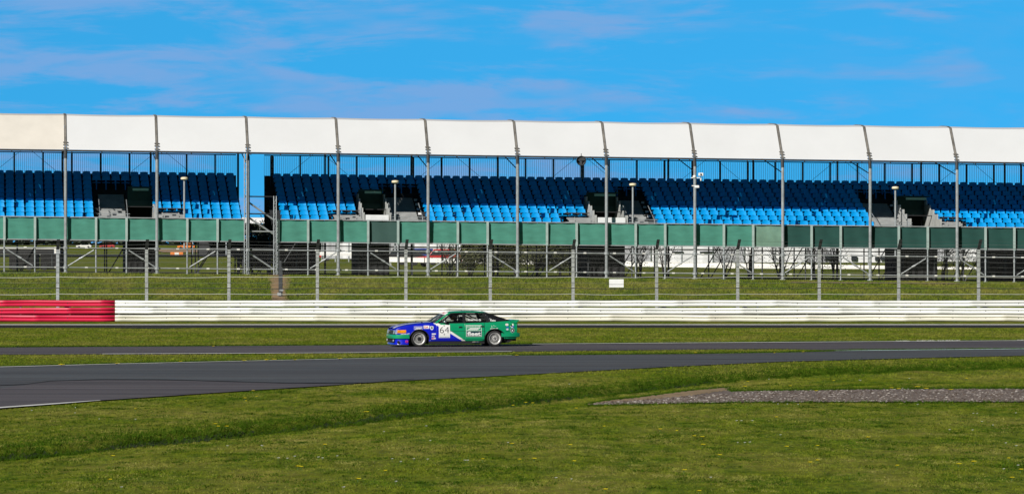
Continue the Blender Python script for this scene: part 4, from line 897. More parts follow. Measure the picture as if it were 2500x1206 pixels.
# distant tree line beyond the fields: a far wood that reads as one mass
mb = MB(); r = random.Random(3)
for k in range(15000):
    x = r.uniform(-560, 560); y = 2300 + r.uniform(0, 60); hh = 15 + 4 * math.sin(x * .03) + 3 * math.sin(x * .11 + 1); z = r.uniform(0, 1) * hh; u_ = Vector((r.uniform(-1, 1), r.uniform(-1, 1), r.uniform(-1, 1))).normalized(); v_ = u_.orthogonal().normalized(); s2 = r.uniform(.8, 2.6); q = Vector((x, y, z))
    mb.add([q - u_ * s2, q + v_ * s2, q + u_ * s2, q - v_ * s2], [(0, 1, 2, 3)])
tag(mb.build('far_wood', M['leaf_dark'], merge=False), 'low dark line of far woodland behind the circuit', 'woodland', kind='stuff')
# ---------------------------------------------------------------- the car
CY_ = R(12.0); car = empty('racing_car', (-3.56, 150.35, .012), CY_)
tag(car, 'blue and green five-door racing hatchback numbered 64 with a white diagonal stripe on the track', 'car')
GREEN = (.004, .30, .13); BLUE = (.004, .012, .52); WHITE = (.80, .80, .78)
def paint(name, col, mode=None):
    m = bpy.data.materials.new(name); m.use_nodes = True; t = m.node_tree; b = t.nodes['Principled BSDF']; b.inputs['Roughness'].default_value = .28; b.inputs['Coat Weight'].default_value = .6; b.inputs['Coat Roughness'].default_value = .04
    c = t.nodes.new('ShaderNodeTexCoord'); n = t.nodes.new('ShaderNodeTexNoise'); n.inputs['Scale'].default_value = 2.5; n.inputs['Detail'].default_value = 5; t.links.new(c.outputs['Object'], n.inputs[0])
    r = t.nodes.new('ShaderNodeMapRange'); r.inputs[1].default_value = .3; r.inputs[2].default_value = .7; r.inputs[3].default_value = .24; r.inputs[4].default_value = .38; t.links.new(n.outputs[0], r.inputs[0]); t.links.new(r.outputs[0], b.inputs['Roughness'])
    if mode is None: b.inputs['Base Color'].default_value = (*col, 1)
    else:
        s = t.nodes.new('ShaderNodeSeparateXYZ'); t.links.new(c.outputs['Object'], s.inputs[0])
        def mm(op, a, b2):
            q = t.nodes.new('ShaderNodeMath'); q.operation = op
            for i, v in enumerate((a, b2)):
                if isinstance(v, (int, float)): q.inputs[i].default_value = v
                else: t.links.new(v, q.inputs[i])
            return q.outputs[0]
        def mix(f, a, b2):
            x = t.nodes.new('ShaderNodeMix'); x.data_type = 'RGBA'; t.links.new(f, x.inputs[0])
            for k, q in ((6, a), (7, b2)):
                if isinstance(q, tuple): x.inputs[k].default_value = (*q, 1)
                else: t.links.new(q, x.inputs[k])
            return x.outputs[2]
        if mode == 'side':
            up = mm('GREATER_THAN', mm('ADD', s.outputs[2], mm('MULTIPLY', s.outputs[0], .645)), 1.319)
            lo = mm('GREATER_THAN', mm('ADD', s.outputs[2], mm('MULTIPLY', s.outputs[0], .604)), 1.172)
            t.links.new(mix(up, mix(lo, BLUE, WHITE), GREEN), b.inputs['Base Color'])
        if mode == 'hood':
            ay = mm('ABSOLUTE', s.outputs[1], 0); st = mm('MULTIPLY', mm('GREATER_THAN', ay, .30), mm('LESS_THAN', ay, .52))
            t.links.new(mix(st, BLUE, WHITE), b.inputs['Base Color'])
    M[name] = m
paint('car_side', None, 'side'); paint('car_hood', None, 'hood'); paint('car_green', GREEN); paint('car_blue', BLUE); paint('car_white', WHITE)
mat('rubber', (.016, .016, .017), .75, var=.2, scale=12); mat('rim_metal', (.66, .66, .65), .35, .35, var=.08, scale=9); mat('rim_dark', (.10, .10, .10), .5, .5); mat('trim_black', (.012, .012, .014), .45, var=.2)
mat('chrome', (.75, .75, .76), .18, .95, var=.05); mat('lamp_clear', (.55, .58, .62), .12, .3, var=.2, scale=30); mat('amber', (.85, .27, .01), .2, var=.35, scale=14, coat=.5); mat('red_lens', (.5, .01, .01), .2, coat=.5)
mat('decal_white', (.82, .83, .82), .4, var=.02); mat('decal_pale', (.66, .74, .80), .4, var=.03); mat('decal_black', (.012, .015, .02), .4); mat('decal_dark', (.010, .045, .055), .4); mat('decal_red', (.65, .03, .08), .4); mat('decal_pink', (.60, .05, .30), .4); mat('decal_blue', (.02, .13, .60), .4); mat('decal_green', (.03, .42, .12), .4); mat('helmet_orange', (.95, .36, .02), .3, coat=.4); mat('suit', (.03, .035, .06), .8); mat('interior', (.018, .018, .02), .8); mat('skin', (.45, .26, .18), .6)
glassmat('glass_screen', (.10, .12, .14), .22, .05); glassmat('glass_side', (.012, .014, .018), .16, .05); glassmat('glass_tint', (.012, .013, .015), .90, .12)
def cb_(mb, name, mt, parent=None, **k): return mb.build(name, M[mt], parent or car, **k)
pw_x = [-.93, -.84, -.7, -.4, 0, .6, 1.6, 2.8, 3.2, 3.5, 3.68, 3.74]; pw_y = [.72, .775, .815, .85, .872, .882, .888, .885, .868, .835, .80, .78]
def Wd(X, z): return float(np.interp(X, pw_x, pw_y)) + float(np.interp(z, [.1, .26, .45, .56, .60, .72, .86, .95], [-.045, -.022, 0, 0, -.010, -.018, -.055, -.085]))
zt_x = [-.9, -.84, -.74, -.55, -.35, -.05, .3, .6, 1.1, 1.7, 2.46, 3.0, 3.33, 3.74]; zt_y = [.615, .655, .70, .752, .79, .83, .852, .862, .85, .856, .875, .912, .932, .935]
def Zt(X): return float(np.interp(X, zt_x, zt_y))
AR = [(0.0, .355, .33, .30), (2.82, .385, .345, .295)]
def Zb(X):
    z = .245 if -.4 < X < 3.1 else (.285 if X < 0 else .33)
    if X < -.4: z = .285
    for (c, r_, h, zc) in AR:
        if abs(X - c) < r_ - 1e-6: z = max(z, zc + h * math.sqrt(max(0, 1 - ((X - c) / r_) ** 2)))
    return z
def cols(a, b_):
    xs = set(np.round(np.arange(a, b_, .03), 4)) | {a, b_}
    for (c, r_, h, zc) in AR:
        for t in np.linspace(0, math.pi, 33): x = c - r_ * math.cos(t) * .9995; xs.add(round(x, 4)) if a < x < b_ else None
        for x in (c - r_ - .001, c + r_ + .001): xs.add(round(x, 4)) if a < x < b_ else None
    return sorted(x for x in xs if a <= x <= b_)
def sidegrid(a, b_, sg, nr=16, ztf=Zt):
    rows_ = []
    cs = cols(a, b_)
    for k in range(nr + 1):
        t = k / nr; rows_.append([(x, sg * Wd(x, Zb(x) + (ztf(x) - Zb(x)) * t), Zb(x) + (ztf(x) - Zb(x)) * t) for x in cs])
    return rows_
# body shell: wings, rear quarters, nose, tail
mb = MB()
for sg in (-1, 1):
    mb.grid(sidegrid(-.86, .615, sg)); mb.grid(sidegrid(2.436, 3.66, sg)); 
    # sills below the doors
    for (a, b_) in ((.36, 2.434),): mb.grid([[(x, sg * (Wd(x, z) - .006), z) for x in np.linspace(a, b_, 20)] for z in (.20, .25)])
    # shoulder closing of tail to boot top
mb.grid([[(-.86 - .03 * (1 - (y / .77) ** 2) - .03 * (1 - t) * 0 + (.035 * t), y, .44 + t * (.19 + .03 * (1 - (y / .77) ** 2))) for y in np.linspace(-.77, .77, 13)] for t in np.linspace(0, 1, 4)])
tailx = lambda z: 3.66 + .0 * z
mb.grid([[(3.66 + .02 * (1 - (y / .8) ** 2), y * (1 if z < .8 else .985), z) for y in np.linspace(-.805, .805, 11)] for z in (.33, .5, .7, .93)])
cb_(mb, 'body', 'car_side', smooth=True, solid=.008)
# boot top + spoiler (green)
mb = MB(); mb.grid([[(x, y, Zt(x) + .02 * (1 - (y / .8) ** 2)) for y in np.linspace(-Wd(x, Zt(x)), Wd(x, Zt(x)), 11)] for x in np.linspace(3.28, 3.67, 8)]); cb_(mb, 'tail_deck', 'car_green', smooth=True)
mb = MB(); pr = [(3.42, .935), (3.56, .955), (3.79, .968), (3.80, .952), (3.74, .905), (3.69, .87), (3.655, .85)]
rows_ = []
for y in np.linspace(-.80, .80, 13):
    sh = .04 * (abs(y) / .8) ** 3; rows_.append([(x - sh * 1.4, y, z) for x, z in pr])
mb.grid(rows_); mb.add([rows_[0][i] for i in range(len(pr))], [tuple(range(len(pr)))]); mb.add([rows_[-1][i] for i in range(len(pr))], [tuple(range(len(pr)))]); cb_(mb, 'spoiler', 'car_green', smooth=True)
# bonnet
def bonw(x): return Wd(x, Zt(x)) - .002
mb = MB(); rows_ = []
for x in np.linspace(-.86, .60, 22):
    w0 = bonw(x); rows_.append([(x - .045 * (1 - s * s) * np.interp(x, [-.86, 0], [1, 0]), s * w0, Zt(x) + .045 * (1 - abs(s) ** 2.6)) for s in np.linspace(-1, 1, 23)])
mb.grid(rows_); cb_(mb, 'bonnet', 'car_hood', smooth=True)
mb = MB(); mb.box(-.02, .10, -.18, .18, .875, .885); mb.box(.50, .60, -.6, .6, .895, .905); mb.box(.12, .16, -.62, -.58, .875, .915); mb.box(.12, .16, .58, .62, .875, .915); cb_(mb, 'bonnet_vent', 'trim_black')
# doors
for sg in (-1, 1):
    for (a, b_, nm, lb) in ((.622, 1.676, 'front_door', None), (1.684, 2.430, 'rear_door', None)):
        mb = MB(); mb.grid(sidegrid(a, b_, sg)); o = cb_(mb, nm, 'car_side', smooth=True, solid=.008)
        hx, hz = ((1.53, .715) if 'front' in nm else (2.345, .735)); h = MB(); h.box(hx - .055, hx + .055, sg * (Wd(hx, hz) + .018) - .004, sg * (Wd(hx, hz) + .018) + .004, hz - .022, hz + .022)
        cb_(h, 'handle', 'trim_black', o); h = MB(); h.box(hx - .075, hx - .056, sg * (Wd(hx, hz) + .02) - .004, sg * (Wd(hx, hz) + .02) + .004, hz - .024, hz + .024); cb_(h, 'handle_trim', 'chrome', o)
    sm = MB()  # dark gaps and crease line
    for (x0_, x1_) in ((.612, .625), (1.674, 1.687), (2.427, 2.440)): sm.grid([[(x, sg * (Wd(x, z) - .004), z) for x in (x0_, x1_)] for z in np.linspace(.25, .85, 8)])
    sm.grid([[(x, sg * (Wd(x, z) + .0025), z) for x in np.linspace(.38, 2.45, 24)] for z in (.560, .570)]); sm.grid([[(x, sg * (Wd(x, z) + .0025), z) for x in np.linspace(3.22, 3.64, 8)] for z in (.560, .570)])
    cb_(sm, 'shut_lines', 'trim_black', merge=False)
    # arch lips, coloured black to draw a shadow line round each wheel arch
    for (c, r_, h, zc) in AR:
        lp = MB(); pts = [(c - r_ * math.cos(t), 0, zc + h * math.sin(t)) for t in np.linspace(0, math.pi, 25)]
        pts = [(p[0], sg * (Wd(p[0], p[2]) + .004), p[2]) for p in pts]; lp.path(pts, .011, 6); cb_(lp, 'arch_shadow_lip', 'trim_black')
# underbody and wheel wells
mb = MB(); mb.box(.36, 2.42, -.80, .80, .10, .24); mb.box(-.40, 3.3, -.52, .52, .12, .80); mb.box(-.84, .5, -.60, .60, .16, .60); mb.box(3.2, 3.64, -.72, .72, .20, .60)
mb.box(.37, 2.43, -.835, -.78, .105, .235); mb.box(.37, 2.43, .78, .835, .105, .235)
mb.hexa([(3.25, -.76, .14), (3.36, -.76, .14), (3.36, .76, .14), (3.25, .76, .14), (3.20, -.78, .34), (3.66, -.78, .34), (3.66, .78, .34), (3.20, .78, .34)])
for (c, r_, h, zc) in AR:
    for sg in (-1, 1):
        mb.grid([[(c - (r_ + .01) * math.cos(t), y, zc + (h + .01) * math.sin(t)) for t in np.linspace(-.25, math.pi + .25, 20)] for y in (sg * .50, sg * .84)])
cb_(mb, 'underbody', 'black', merge=False)
mb = MB(); mb.tube((1.9, -.70, .17), (2.35, -.72, .19), .045, 10); mb.tube((1.98, -.80, .16), (2.10, -.88, .165), .035, 10); mb.tube((2.08, -.76, .16), (2.2, -.87, .165), .035, 10); cb_(mb, 'exhaust', 'rim_dark', smooth=True)
mb = MB(); mb.tube((2.105, -.885, .165), (2.10, -.875, .165), .030, 10); mb.tube((2.205, -.875, .165), (2.2, -.865, .165), .030, 10); cb_(mb, 'exhaust_tip', 'chrome')
# bumpers and air dam
def wrap(path, prof):   # path in plan (near to far), prof [(out, z)]
    mb = MB(); rows_ = []; n = len(path)
    for (o, z) in prof:
        row = []
        for i, p in enumerate(path):
            a = Vector(path[max(0, i - 1)]); c = Vector(path[min(n - 1, i + 1)]); d = (c - a).normalized(); nn = Vector((-d.y, d.x)); row.append((p[0] + nn.x * o, p[1] + nn.y * o, z))
        rows_.append(row)
    mb.grid(rows_); return mb
def frontpath(x0, w_, xf, ch=.13, bow=.05):
    near = [(x0, -w_), (-.55, -w_), (xf + ch, -w_ + .03), (xf + .02, -w_ + ch), (xf, -w_ + ch + .1)]; far = [(x, -y) for x, y in reversed(near)]
    mid = [(xf - bow * (1 - (y / .6) ** 2), y) for y in (-.4, -.2, 0, .2, .4)]; return near + mid + far
fp = [(p[0], p[1]) for p in frontpath(-.375, .865, -.93)]
# normals must point outwards: path runs near side -> nose -> far side
o = cb_(wrap(fp, [(-.10, .30), (.0, .295), (.02, .305), (.028, .37), (.02, .435), (.0, .447), (-.12, .450)]), 'front_bumper', 'car_green', smooth=True)
dp = frontpath(-.405, .845, -.88, .11, .03)
o = cb_(wrap(dp, [(-.02, .292), (.0, .285), (.005, .20), (.02, .14), (.035, .085), (-.01, .078)]), 'air_dam', 'car_blue', smooth=True)
mb = MB(); mb.grid([[(-.915 - .03 * (1 - (y / .6) ** 2), y, z) for y in np.linspace(-.70, .70, 9)] for z in (.150, .292)]); cb_(mb, 'air_intake', 'black')
for sg in (-1, 1):
    mb = MB(); mb.lathe([(0, .001), (0, .038), (.03, .042)], (-.945, sg * .64, .225), 'x', 14); cb_(mb, 'fog_lamp', 'lamp_clear', smooth=True)
    mb = MB(); mb.lathe([(0, .001), (-.002, .055)], (-.78, sg * .0 + sg * .878, .17), 'y', 14); cb_(mb, 'brake_duct', 'black')
rp = [(3.06, -.84), (3.3, -.868), (3.62, -.83), (3.74, -.74), (3.765, -.5), (3.775, 0), (3.765, .5), (3.74, .74), (3.62, .83), (3.3, .868), (3.06, .84)]
o = cb_(wrap(rp[::-1], [(-.10, .335), (.0, .335), (.03, .35), (.035, .42), (.025, .485), (-.05, .50)]), 'rear_bumper', 'car_green', smooth=True)
mb = MB(); mb.grid([[(x, -(Wd(x, .30) + .004), z) for x in np.linspace(3.16, 3.62, 8)] for z in (.285, .335)]); mb.grid([[(x, (Wd(x, .30) + .004), z) for x in np.linspace(3.16, 3.62, 8)] for z in (.285, .335)]); cb_(mb, 'rear_valance', 'car_green')
# grille, headlamps, indicators, tail lamps
mb = MB(); mb.grid([[(-.905 - .028 * (1 - (y / .5) ** 2) + .03 * t, y, .455 + .15 * t) for y in np.linspace(-.46, .46, 9)] for t in (0, .5, 1)]); g_ = cb_(mb, 'grille', 'trim_black')
mb = MB()
for z in (.485, .515, .545, .575): mb.grid([[(-.915 - .028 * (1 - (y / .5) ** 2) + .03 * (z - .455) / .15, y, z + q) for y in np.linspace(-.46, .46, 9)] for q in (0, .008)])
cb_(mb, 'grille_bars', 'chrome', g_, merge=False)
mb = MB(); mb.box(-.955, -.94, -.05, .05, .535, .60); cb_(mb, 'badge', 'chrome', g_, bevel=.01)
for sg in (-1, 1):
    mb = MB()
    for (y0, y1) in ((.47, .60), (.61, .745)):
        mb.add([(-.912 + .02 * (k // 2), sg * yy4, z) for k, (yy4, z) in enumerate(((y0, .475), (y1, .475)))] + [(-.885, sg * y1, .605), (-.885, sg * y0, .605)], [(0, 1, 2, 3)])
    mb.quad((-.885, sg * .745, .475), (-.815, sg * .800, .475), (-.80, sg * .795, .615), (-.868, sg * .745, .610)); h_ = cb_(mb, 'headlamp', 'lamp_clear', merge=False)
    mb = MB(); mb.quad((-.917, sg * .60, .468), (-.917, sg * .612, .468), (-.888, sg * .612, .61), (-.888, sg * .60, .61)); mb.quad((-.92, sg * .45, .462), (-.90, sg * .76, .462), (-.90, sg * .76, .474), (-.92, sg * .45, .474)); cb_(mb, 'lamp_frame', 'trim_black', h_, merge=False)
    mb = MB(); mb.grid([[(x, sg * (Wd(x, z) + .009), z + (.01 if x > -.5 else 0)) for x in np.linspace(-.815, -.49, 8)] for z in (.50, .53, .57, .615)]); cb_(mb, 'indicator', 'amber', smooth=True)
    mb = MB(); mb.quad((3.69, sg * .45, .70), (3.69, sg * .78, .70), (3.68, sg * .77, .88), (3.68, sg * .45, .88)); cb_(mb, 'tail_lamp', 'red_lens')
# greenhouse
def G(z): return .825 - (z - .86) * (.225 / .38)
ZR = lambda x: float(np.interp(x, [1.15, 1.4, 1.9, 2.2, 2.50], [1.222, 1.248, 1.262, 1.256, 1.232]))
mb = MB(); rows_ = []
for x in np.linspace(1.10, 2.56, 18):
    hw = .60 + .0; rows_.append([(x + .05 * (abs(s) ** 2) * (1 if x < 1.3 else 0) * (1.3 - x) / .2, s * (hw + .012), ZR(x) - .006 + .045 * (1 - abs(s) ** 2.4)) for s in np.linspace(-1, 1, 17)])
mb.grid(rows_); cb_(mb, 'roof', 'car_green', smooth=True, solid=.01)
mb = MB(); mb.tube((2.5, 0, 1.27), (2.52, 0, 1.31), .012, 6); cb_(mb, 'roof_aerial', 'trim_black')
def bar(p, q, w_, mt, name, sg, dp_=.012):   # flat bar on the side plane between two (x,z) points
    d = Vector((q[0] - p[0], q[1] - p[1])).normalized(); n = Vector((-d.y, d.x)) * w_ / 2; P = [(p[0] - n.x, p[1] - n.y), (q[0] - n.x, q[1] - n.y), (q[0] + n.x, q[1] + n.y), (p[0] + n.x, p[1] + n.y)]
    mb = MB(); mb.hexa([(a, sg * (G(b_) - .02), b_) for a, b_ in P] + [(a, sg * (G(b_) + dp_), b_) for a, b_ in P]); return cb_(mb, name, mt)
for sg in (-1, 1):
    bar((.61, .865), (1.17, 1.235), .05, 'car_green', 'windscreen_pillar', sg, .014)
    mb = MB(); top_ = [(x, ZR(x) - .004) for x in np.linspace(1.13, 2.52, 14)]
    for a, b_ in zip(top_[:-1], top_[1:]): mb.hexa([(a[0], sg * (G(a[1] - .035) - .02), a[1] - .035), (b_[0], sg * (G(b_[1] - .035) - .02), b_[1] - .035), (b_[0], sg * (G(b_[1]) - .02), b_[1]), (a[0], sg * (G(a[1]) - .02), a[1]), (a[0], sg * (G(a[1] - .035) + .008), a[1] - .035), (b_[0], sg * (G(b_[1] - .035) + .008), b_[1] - .035), (b_[0], sg * (G(b_[1]) + .008), b_[1]), (a[0], sg * (G(a[1]) + .008), a[1])])
    cb_(mb, 'window_top_frame', 'trim_black')
    bar((1.68, .86), (1.675, 1.24), .085, 'trim_black', 'door_pillar', sg, .012)
    bar((2.60, .89), (2.42, 1.225), .10, 'trim_black', 'rear_pillar', sg, .012); bar((2.655, .89), (2.51, 1.205), .014, 'chrome', 'pillar_trim', sg, .018)
    bar((.80, .872), (1.20, 1.19), .03, 'trim_black', 'window_front_frame', sg, .010)
    mb = MB(); xs_ = np.linspace(.63, 3.36, 30); mb.grid([[(x, sg * (np.interp(x, [.63, 3.36], [1, 1]) * (Wd(x, Zt(x)) + .003 - .03 * k)), Zt(x) - .004 + .030 * k) for x in xs_] for k in (0, 1)]); cb_(mb, 'belt_seal', 'trim_black')
    # panes
    def pane(pts, name, mt): mb = MB(); mb.add([(a, sg * (G(b_) - .006), b_) for a, b_ in pts], [tuple(range(len(pts)))]); return cb_(mb, name, mt)
    pw = pane([(.70, .872), (1.19, 1.205), (1.64, 1.225), (1.645, .872)], 'side_window', 'glass_side'); pr_ = pane([(1.72, .878), (1.715, 1.228), (2.39, 1.205), (2.56, .892)], 'rear_side_window', 'glass_side')
    pq = pane([(2.50, 1.205), (2.655, .90), (3.34, .935)], 'quarter_window', 'glass_tint')
    # rear screen pillar line
    mb = MB(); mb.path([(2.50, sg * .60, 1.232), (2.9, sg * .665, 1.10), (3.38, sg * .735, .938)], .020, 6); cb_(mb, 'hatch_frame', 'trim_black', smooth=True)
    if sg < 0: near_panes = (pw, pr_, pq)
# windscreen and hatch
mb = MB(); rows_ = []
def wsp(s, t):
    xb = .60 - .11 * (1 - s * s); xt = 1.165 - .075 * (1 - s * s); yb = s * .80; yt = s * .595; zb2 = .872 + .03 * (1 - s * s); zt2 = 1.225 + .04 * (1 - s * s)
    return (xb + (xt - xb) * t, yb + (yt - yb) * t, zb2 + (zt2 - zb2) * t + .015 * math.sin(math.pi * t))
mb.grid([[wsp(s, t) for s in np.linspace(-.97, .97, 13)] for t in np.linspace(0, 1, 7)]); ws = cb_(mb, 'windscreen', 'glass_screen', smooth=True)
mb = MB(); mb.grid([[(lambda p: (p[0] - .006, p[1], p[2] + .006))(wsp(s, t)) for s in np.linspace(-.96, .96, 13)] for t in np.linspace(.74, 1, 4)]); cb_(mb, 'sun_strip', 'decal_white', ws, smooth=True)
mb = MB(); mb.path([wsp(-.97, 0), wsp(-.97, .5), wsp(-.97, 1)], .012, 6); mb.path([wsp(.97, 0), wsp(.97, .5), wsp(.97, 1)], .012, 6); mb.path([wsp(s, 0) for s in np.linspace(-.97, .97, 9)], .014, 6); cb_(mb, 'screen_seal', 'trim_black', ws, smooth=True)
mb = MB(); a = wsp(-.5, .02); b_ = wsp(-.15, .45); mb.path([(a[0] - .02, a[1], a[2] + .02), (b_[0] - .03, b_[1], b_[2] + .02)], .008, 5); a = wsp(.2, .02); b_ = wsp(.5, .4); mb.path([(a[0] - .02, a[1], a[2] + .02), (b_[0] - .03, b_[1], b_[2] + .02)], .008, 5); cb_(mb, 'wiper', 'trim_black')
mb = MB(); mb.grid([[(2.52 + .86 * t, s * (.595 + .13 * t), 1.272 - .04 * s * s - (.325 - .01 * s * s) * t ** 1.08) for s in np.linspace(-1, 1, 11)] for t in np.linspace(0, 1, 8)]); cb_(mb, 'hatch_glass', 'glass_tint', smooth=True)
# mirrors
for sg in (-1, 1):
    mb = MB(); mb.hexa([(.86, sg * .82, .88), (.99, sg * .82, .875), (.99, sg * .98, .885), (.90, sg * .97, .89), (.87, sg * .83, .955), (.99, sg * .83, .965), (.99, sg * .97, .96), (.91, sg * .96, .955)]); mm_ = cb_(mb, 'door_mirror', 'chrome', bevel=.015)
    mb = MB(); mb.box(.90, .97, min(sg * .78, sg * .83), max(sg * .78, sg * .83), .85, .90); cb_(mb, 'mirror_stalk', 'trim_black', mm_)
# wheels
def wheel(x, sg, zc, Rr, kind):
    y0 = sg * .865; e = empty('wheel', (x, y0, zc)); e.parent = car
    f = lambda off: -sg * off      # inwards
    T = MB(); T.lathe([(f(.02), .205), (f(.0), .225), (f(-.002), .262), (f(.015), Rr - .008), (f(.03), Rr), (f(.19), Rr), (f(.21), Rr - .02), (f(.20), .21)], (0, 0, 0), 'y', 48); T.build('tyre', M['rubber'], e, smooth=True)
    rm = MB(); rm.lathe([(f(.022), .207), (f(-.006), .215), (f(-.008), .205), (f(.004), .196), (f(.03), .190), (f(.035), .182), (f(.028), .176), (f(.04), .170), (f(.16), .165)], (0, 0, 0), 'y', 48); rm_ = rm.build('rim', M['rim_metal'], e, smooth=True)
    bk = MB(); bk.lathe([(f(.09), .170), (f(.09), .001)], (0, 0, 0), 'y', 24); bk.build('rim_well', M['trim_black'], e)
    sp_ = MB(); ns = 20 if kind == 'lattice' else 28
    for k in range(ns):
        a = 2 * math.pi * k / ns
        for d_ in ((.22, -.22) if kind == 'lattice' else (.10,)):
            p = (math.cos(a) * .07, f(.022), math.sin(a) * .07); q = (math.cos(a + d_) * .170, f(.040), math.sin(a + d_) * .170); sp_.tube(p, q, .0048 if kind == 'lattice' else .0060, 5)
    sp_.build('spokes', M['rim_metal'], e)
    hb = MB(); hb.lathe([(f(.04), .082), (f(.016), .078), (f(.012), .06), (f(.02), .045), (f(.02), .001)], (0, 0, 0), 'y', 24); hb.build('hub', M['rim_metal' if kind == 'lattice' else 'rim_dark'], e, smooth=True)
    nu = MB(); nu.tube((0, f(.02), 0), (0, f(-.01), 0), .026 if kind == 'lattice' else .04, 6)
    for k in range(5): a = 2 * math.pi * k / 5 + .3; nu.tube((math.cos(a) * .055, f(.018), math.sin(a) * .055), (math.cos(a) * .055, f(.006), math.sin(a) * .055), .012, 6)
    nu.build('wheel_nut', M['trim_black'], e)
for sg in (-1, 1): wheel(0, sg, .287, .287, 'turbine'); wheel(2.82, sg, .290, .290, 'lattice')
# interior
mb = MB()
mb.box(.62, .86, -.70, .70, .62, .88); mb.box(.6, 3.2, -.70, .70, .30, .42); mb.box(2.3, 3.3, -.66, .66, .42, .84)
cb_(mb, 'interior_trim', 'interior', merge=False)
mb = MB()
for sg in (-1, 1):
    mb.path([(.90, sg * .68, .5), (.88, sg * .68, .86), (1.22, sg * .55, 1.19), (1.72, sg * .55, 1.215), (1.76, sg * .66, .86), (1.78, sg * .68, .45)], .022, 8); mb.path([(1.72, sg * .55, 1.215), (2.60, sg * .55, .80)], .022, 8)
    mb.path([(1.22, sg * .55, 1.19), (1.75, sg * .62, .88)], .02, 8)
mb.path([(1.22, -.55, 1.19), (1.22, .55, 1.19)], .022, 8); mb.path([(1.72, -.55, 1.215), (1.72, .55, 1.215)], .022, 8); mb.path([(1.72, -.55, 1.215), (1.76, .6, .6)], .02, 8); mb.path([(1.75, -.6, .9), (1.75, .6, .9)], .02, 8)
cb_(mb, 'roll_cage', 'interior', smooth=True)
for y in (.36,):
    mb = MB(); mb.hexa([(1.30, y - .22, .42), (1.72, y - .22, .42), (1.72, y + .22, .42), (1.30, y + .22, .42), (1.32, y - .24, .54), (1.72, y - .24, .54), (1.72, y + .24, .54), (1.32, y + .24, .54)])
    mb.hexa([(1.64, y - .24, .45), (1.74, y - .24, .45), (1.74, y + .24, .45), (1.64, y + .24, .45), (1.76, y - .20, 1.08), (1.84, y - .20, 1.08), (1.84, y + .20, 1.08), (1.76, y + .20, 1.08)]); cb_(mb, 'racing_seat', 'interior', bevel=.03)
mb = MB(); pts = [(1.06 + .05 * math.sin(t), .36 + .165 * math.cos(t), .86 + .15 * math.sin(t)) for t in np.linspace(0, 2 * math.pi, 25)]; mb.path(pts, .014, 6)
for t in (0, math.pi, -math.pi / 2): mb.tube((1.04, .36, .86), (1.06 + .05 * math.sin(t), .36 + .165 * math.cos(t), .86 + .15 * math.sin(t)), .010, 5)
mb.tube((1.04, .36, .86), (.80, .36, .78), .02, 6); cb_(mb, 'steering_wheel', 'interior', smooth=True)
# decals laid on the side surface -------------------------------------------------
def dgrid(x0, x1, z0, z1, off=.004, n=6, cut=.0, sg=-1):
    rows_ = [[(x, sg * (Wd(x, z) + off), z) for x in np.linspace(x0, x1, n)] for z in np.linspace(z0, z1, n)]; return rows_
def plate(name, x0, x1, z0, z1, mt, off=.004, parent=None):
    mb = MB(); mb.grid(dgrid(x0, x1, z0, z1, off, 9)); return cb_(mb, name, mt, parent, smooth=True)
def disc(mb, cx, cz, rx, rz, off, a0=0, a1=2 * math.pi, inner=0.0):
    n = 20; o_ = [(cx + rx * math.cos(a0 + (a1 - a0) * k / n), cz + rz * math.sin(a0 + (a1 - a0) * k / n)) for k in range(n + 1)]; i_ = [(cx + (p[0] - cx) * inner, cz + (p[1] - cz) * inner) for p in o_]
    mb.grid([[(x, -(Wd(x, z) + off), z) for x, z in i_], [(x, -(Wd(x, z) + off), z) for x, z in o_]])
def text(name, s, x0, x1, zc, h, mt, off=.008, parent=None, bold=0.0, shear=0.0, surf=None, rot=0.0):
    cu = bpy.data.curves.new('t', 'FONT'); cu.body = s; cu.size = 1; cu.offset = bold; cu.resolution_u = 3; to = bpy.data.objects.new('t', cu); COL.objects.link(to); bpy.context.view_layer.update()
    dg = bpy.context.evaluated_depsgraph_get(); me = to.evaluated_get(dg).to_mesh(); vs = [tuple(v.co) for v in me.vertices]; fs_ = [tuple(p.vertices) for p in me.polygons]; to.evaluated_get(dg).to_mesh_clear(); bpy.data.objects.remove(to); bpy.data.curves.remove(cu)
    ax = min(v[0] for v in vs); bx = max(v[0] for v in vs); ay = min(v[1] for v in vs); by = max(v[1] for v in vs); out_ = []
    for v in vs:
        q = (v[0] - ax) / (bx - ax); r_ = (v[1] - ay) / (by - ay) - .5; x = x0 + (x1 - x0) * q + shear * r_ * h; z = zc + r_ * h + rot * (q - .5) * (x1 - x0)
        out_.append((x, -(Wd(x, z) + off), z) if surf is None else surf(x, z))
    mb = MB(); mb.add(out_, fs_); return cb_(mb, name, mt, parent, merge=False)
np_ = plate('number_plate', .72, 1.135, .325, .800, 'decal_white')
plate('plate_footer', .735, 1.12, .335, .372, 'decal_pale', .006, np_)
text('number', '64', .755, 1.10, .612, .225, 'decal_black', .009, np_, bold=-.012)
text('class_letter', 'E', .905, .945, .452, .055, 'decal_black', .008, np_, bold=.0); text('footer_text', 'HISTORIC MOTOR RACING', .75, 1.105, .352, .016, 'decal_black', .009, np_)
mb = MB(); disc(mb, .925, .765, .028, .022, .008, inner=.6); cb_(mb, 'plate_emblem', 'decal_black', np_)
fp_ = plate('fleet_board', 1.737, 2.315, .365, .785, 'decal_white')
plate('board_top', 1.752, 2.300, .575, .772, 'car_green', .006, fp_); plate('board_bottom', 1.752, 2.300, .380, .562, 'decal_dark', .006, fp_)
text('fleet_text', 'fleet', 1.775, 2.280, .472, .150, 'decal_white', .010, fp_, bold=.035); text('maker_text', 'AUSTIN ROVER', 1.77, 2.285, .735, .050, 'decal_white', .010, fp_, bold=.01)
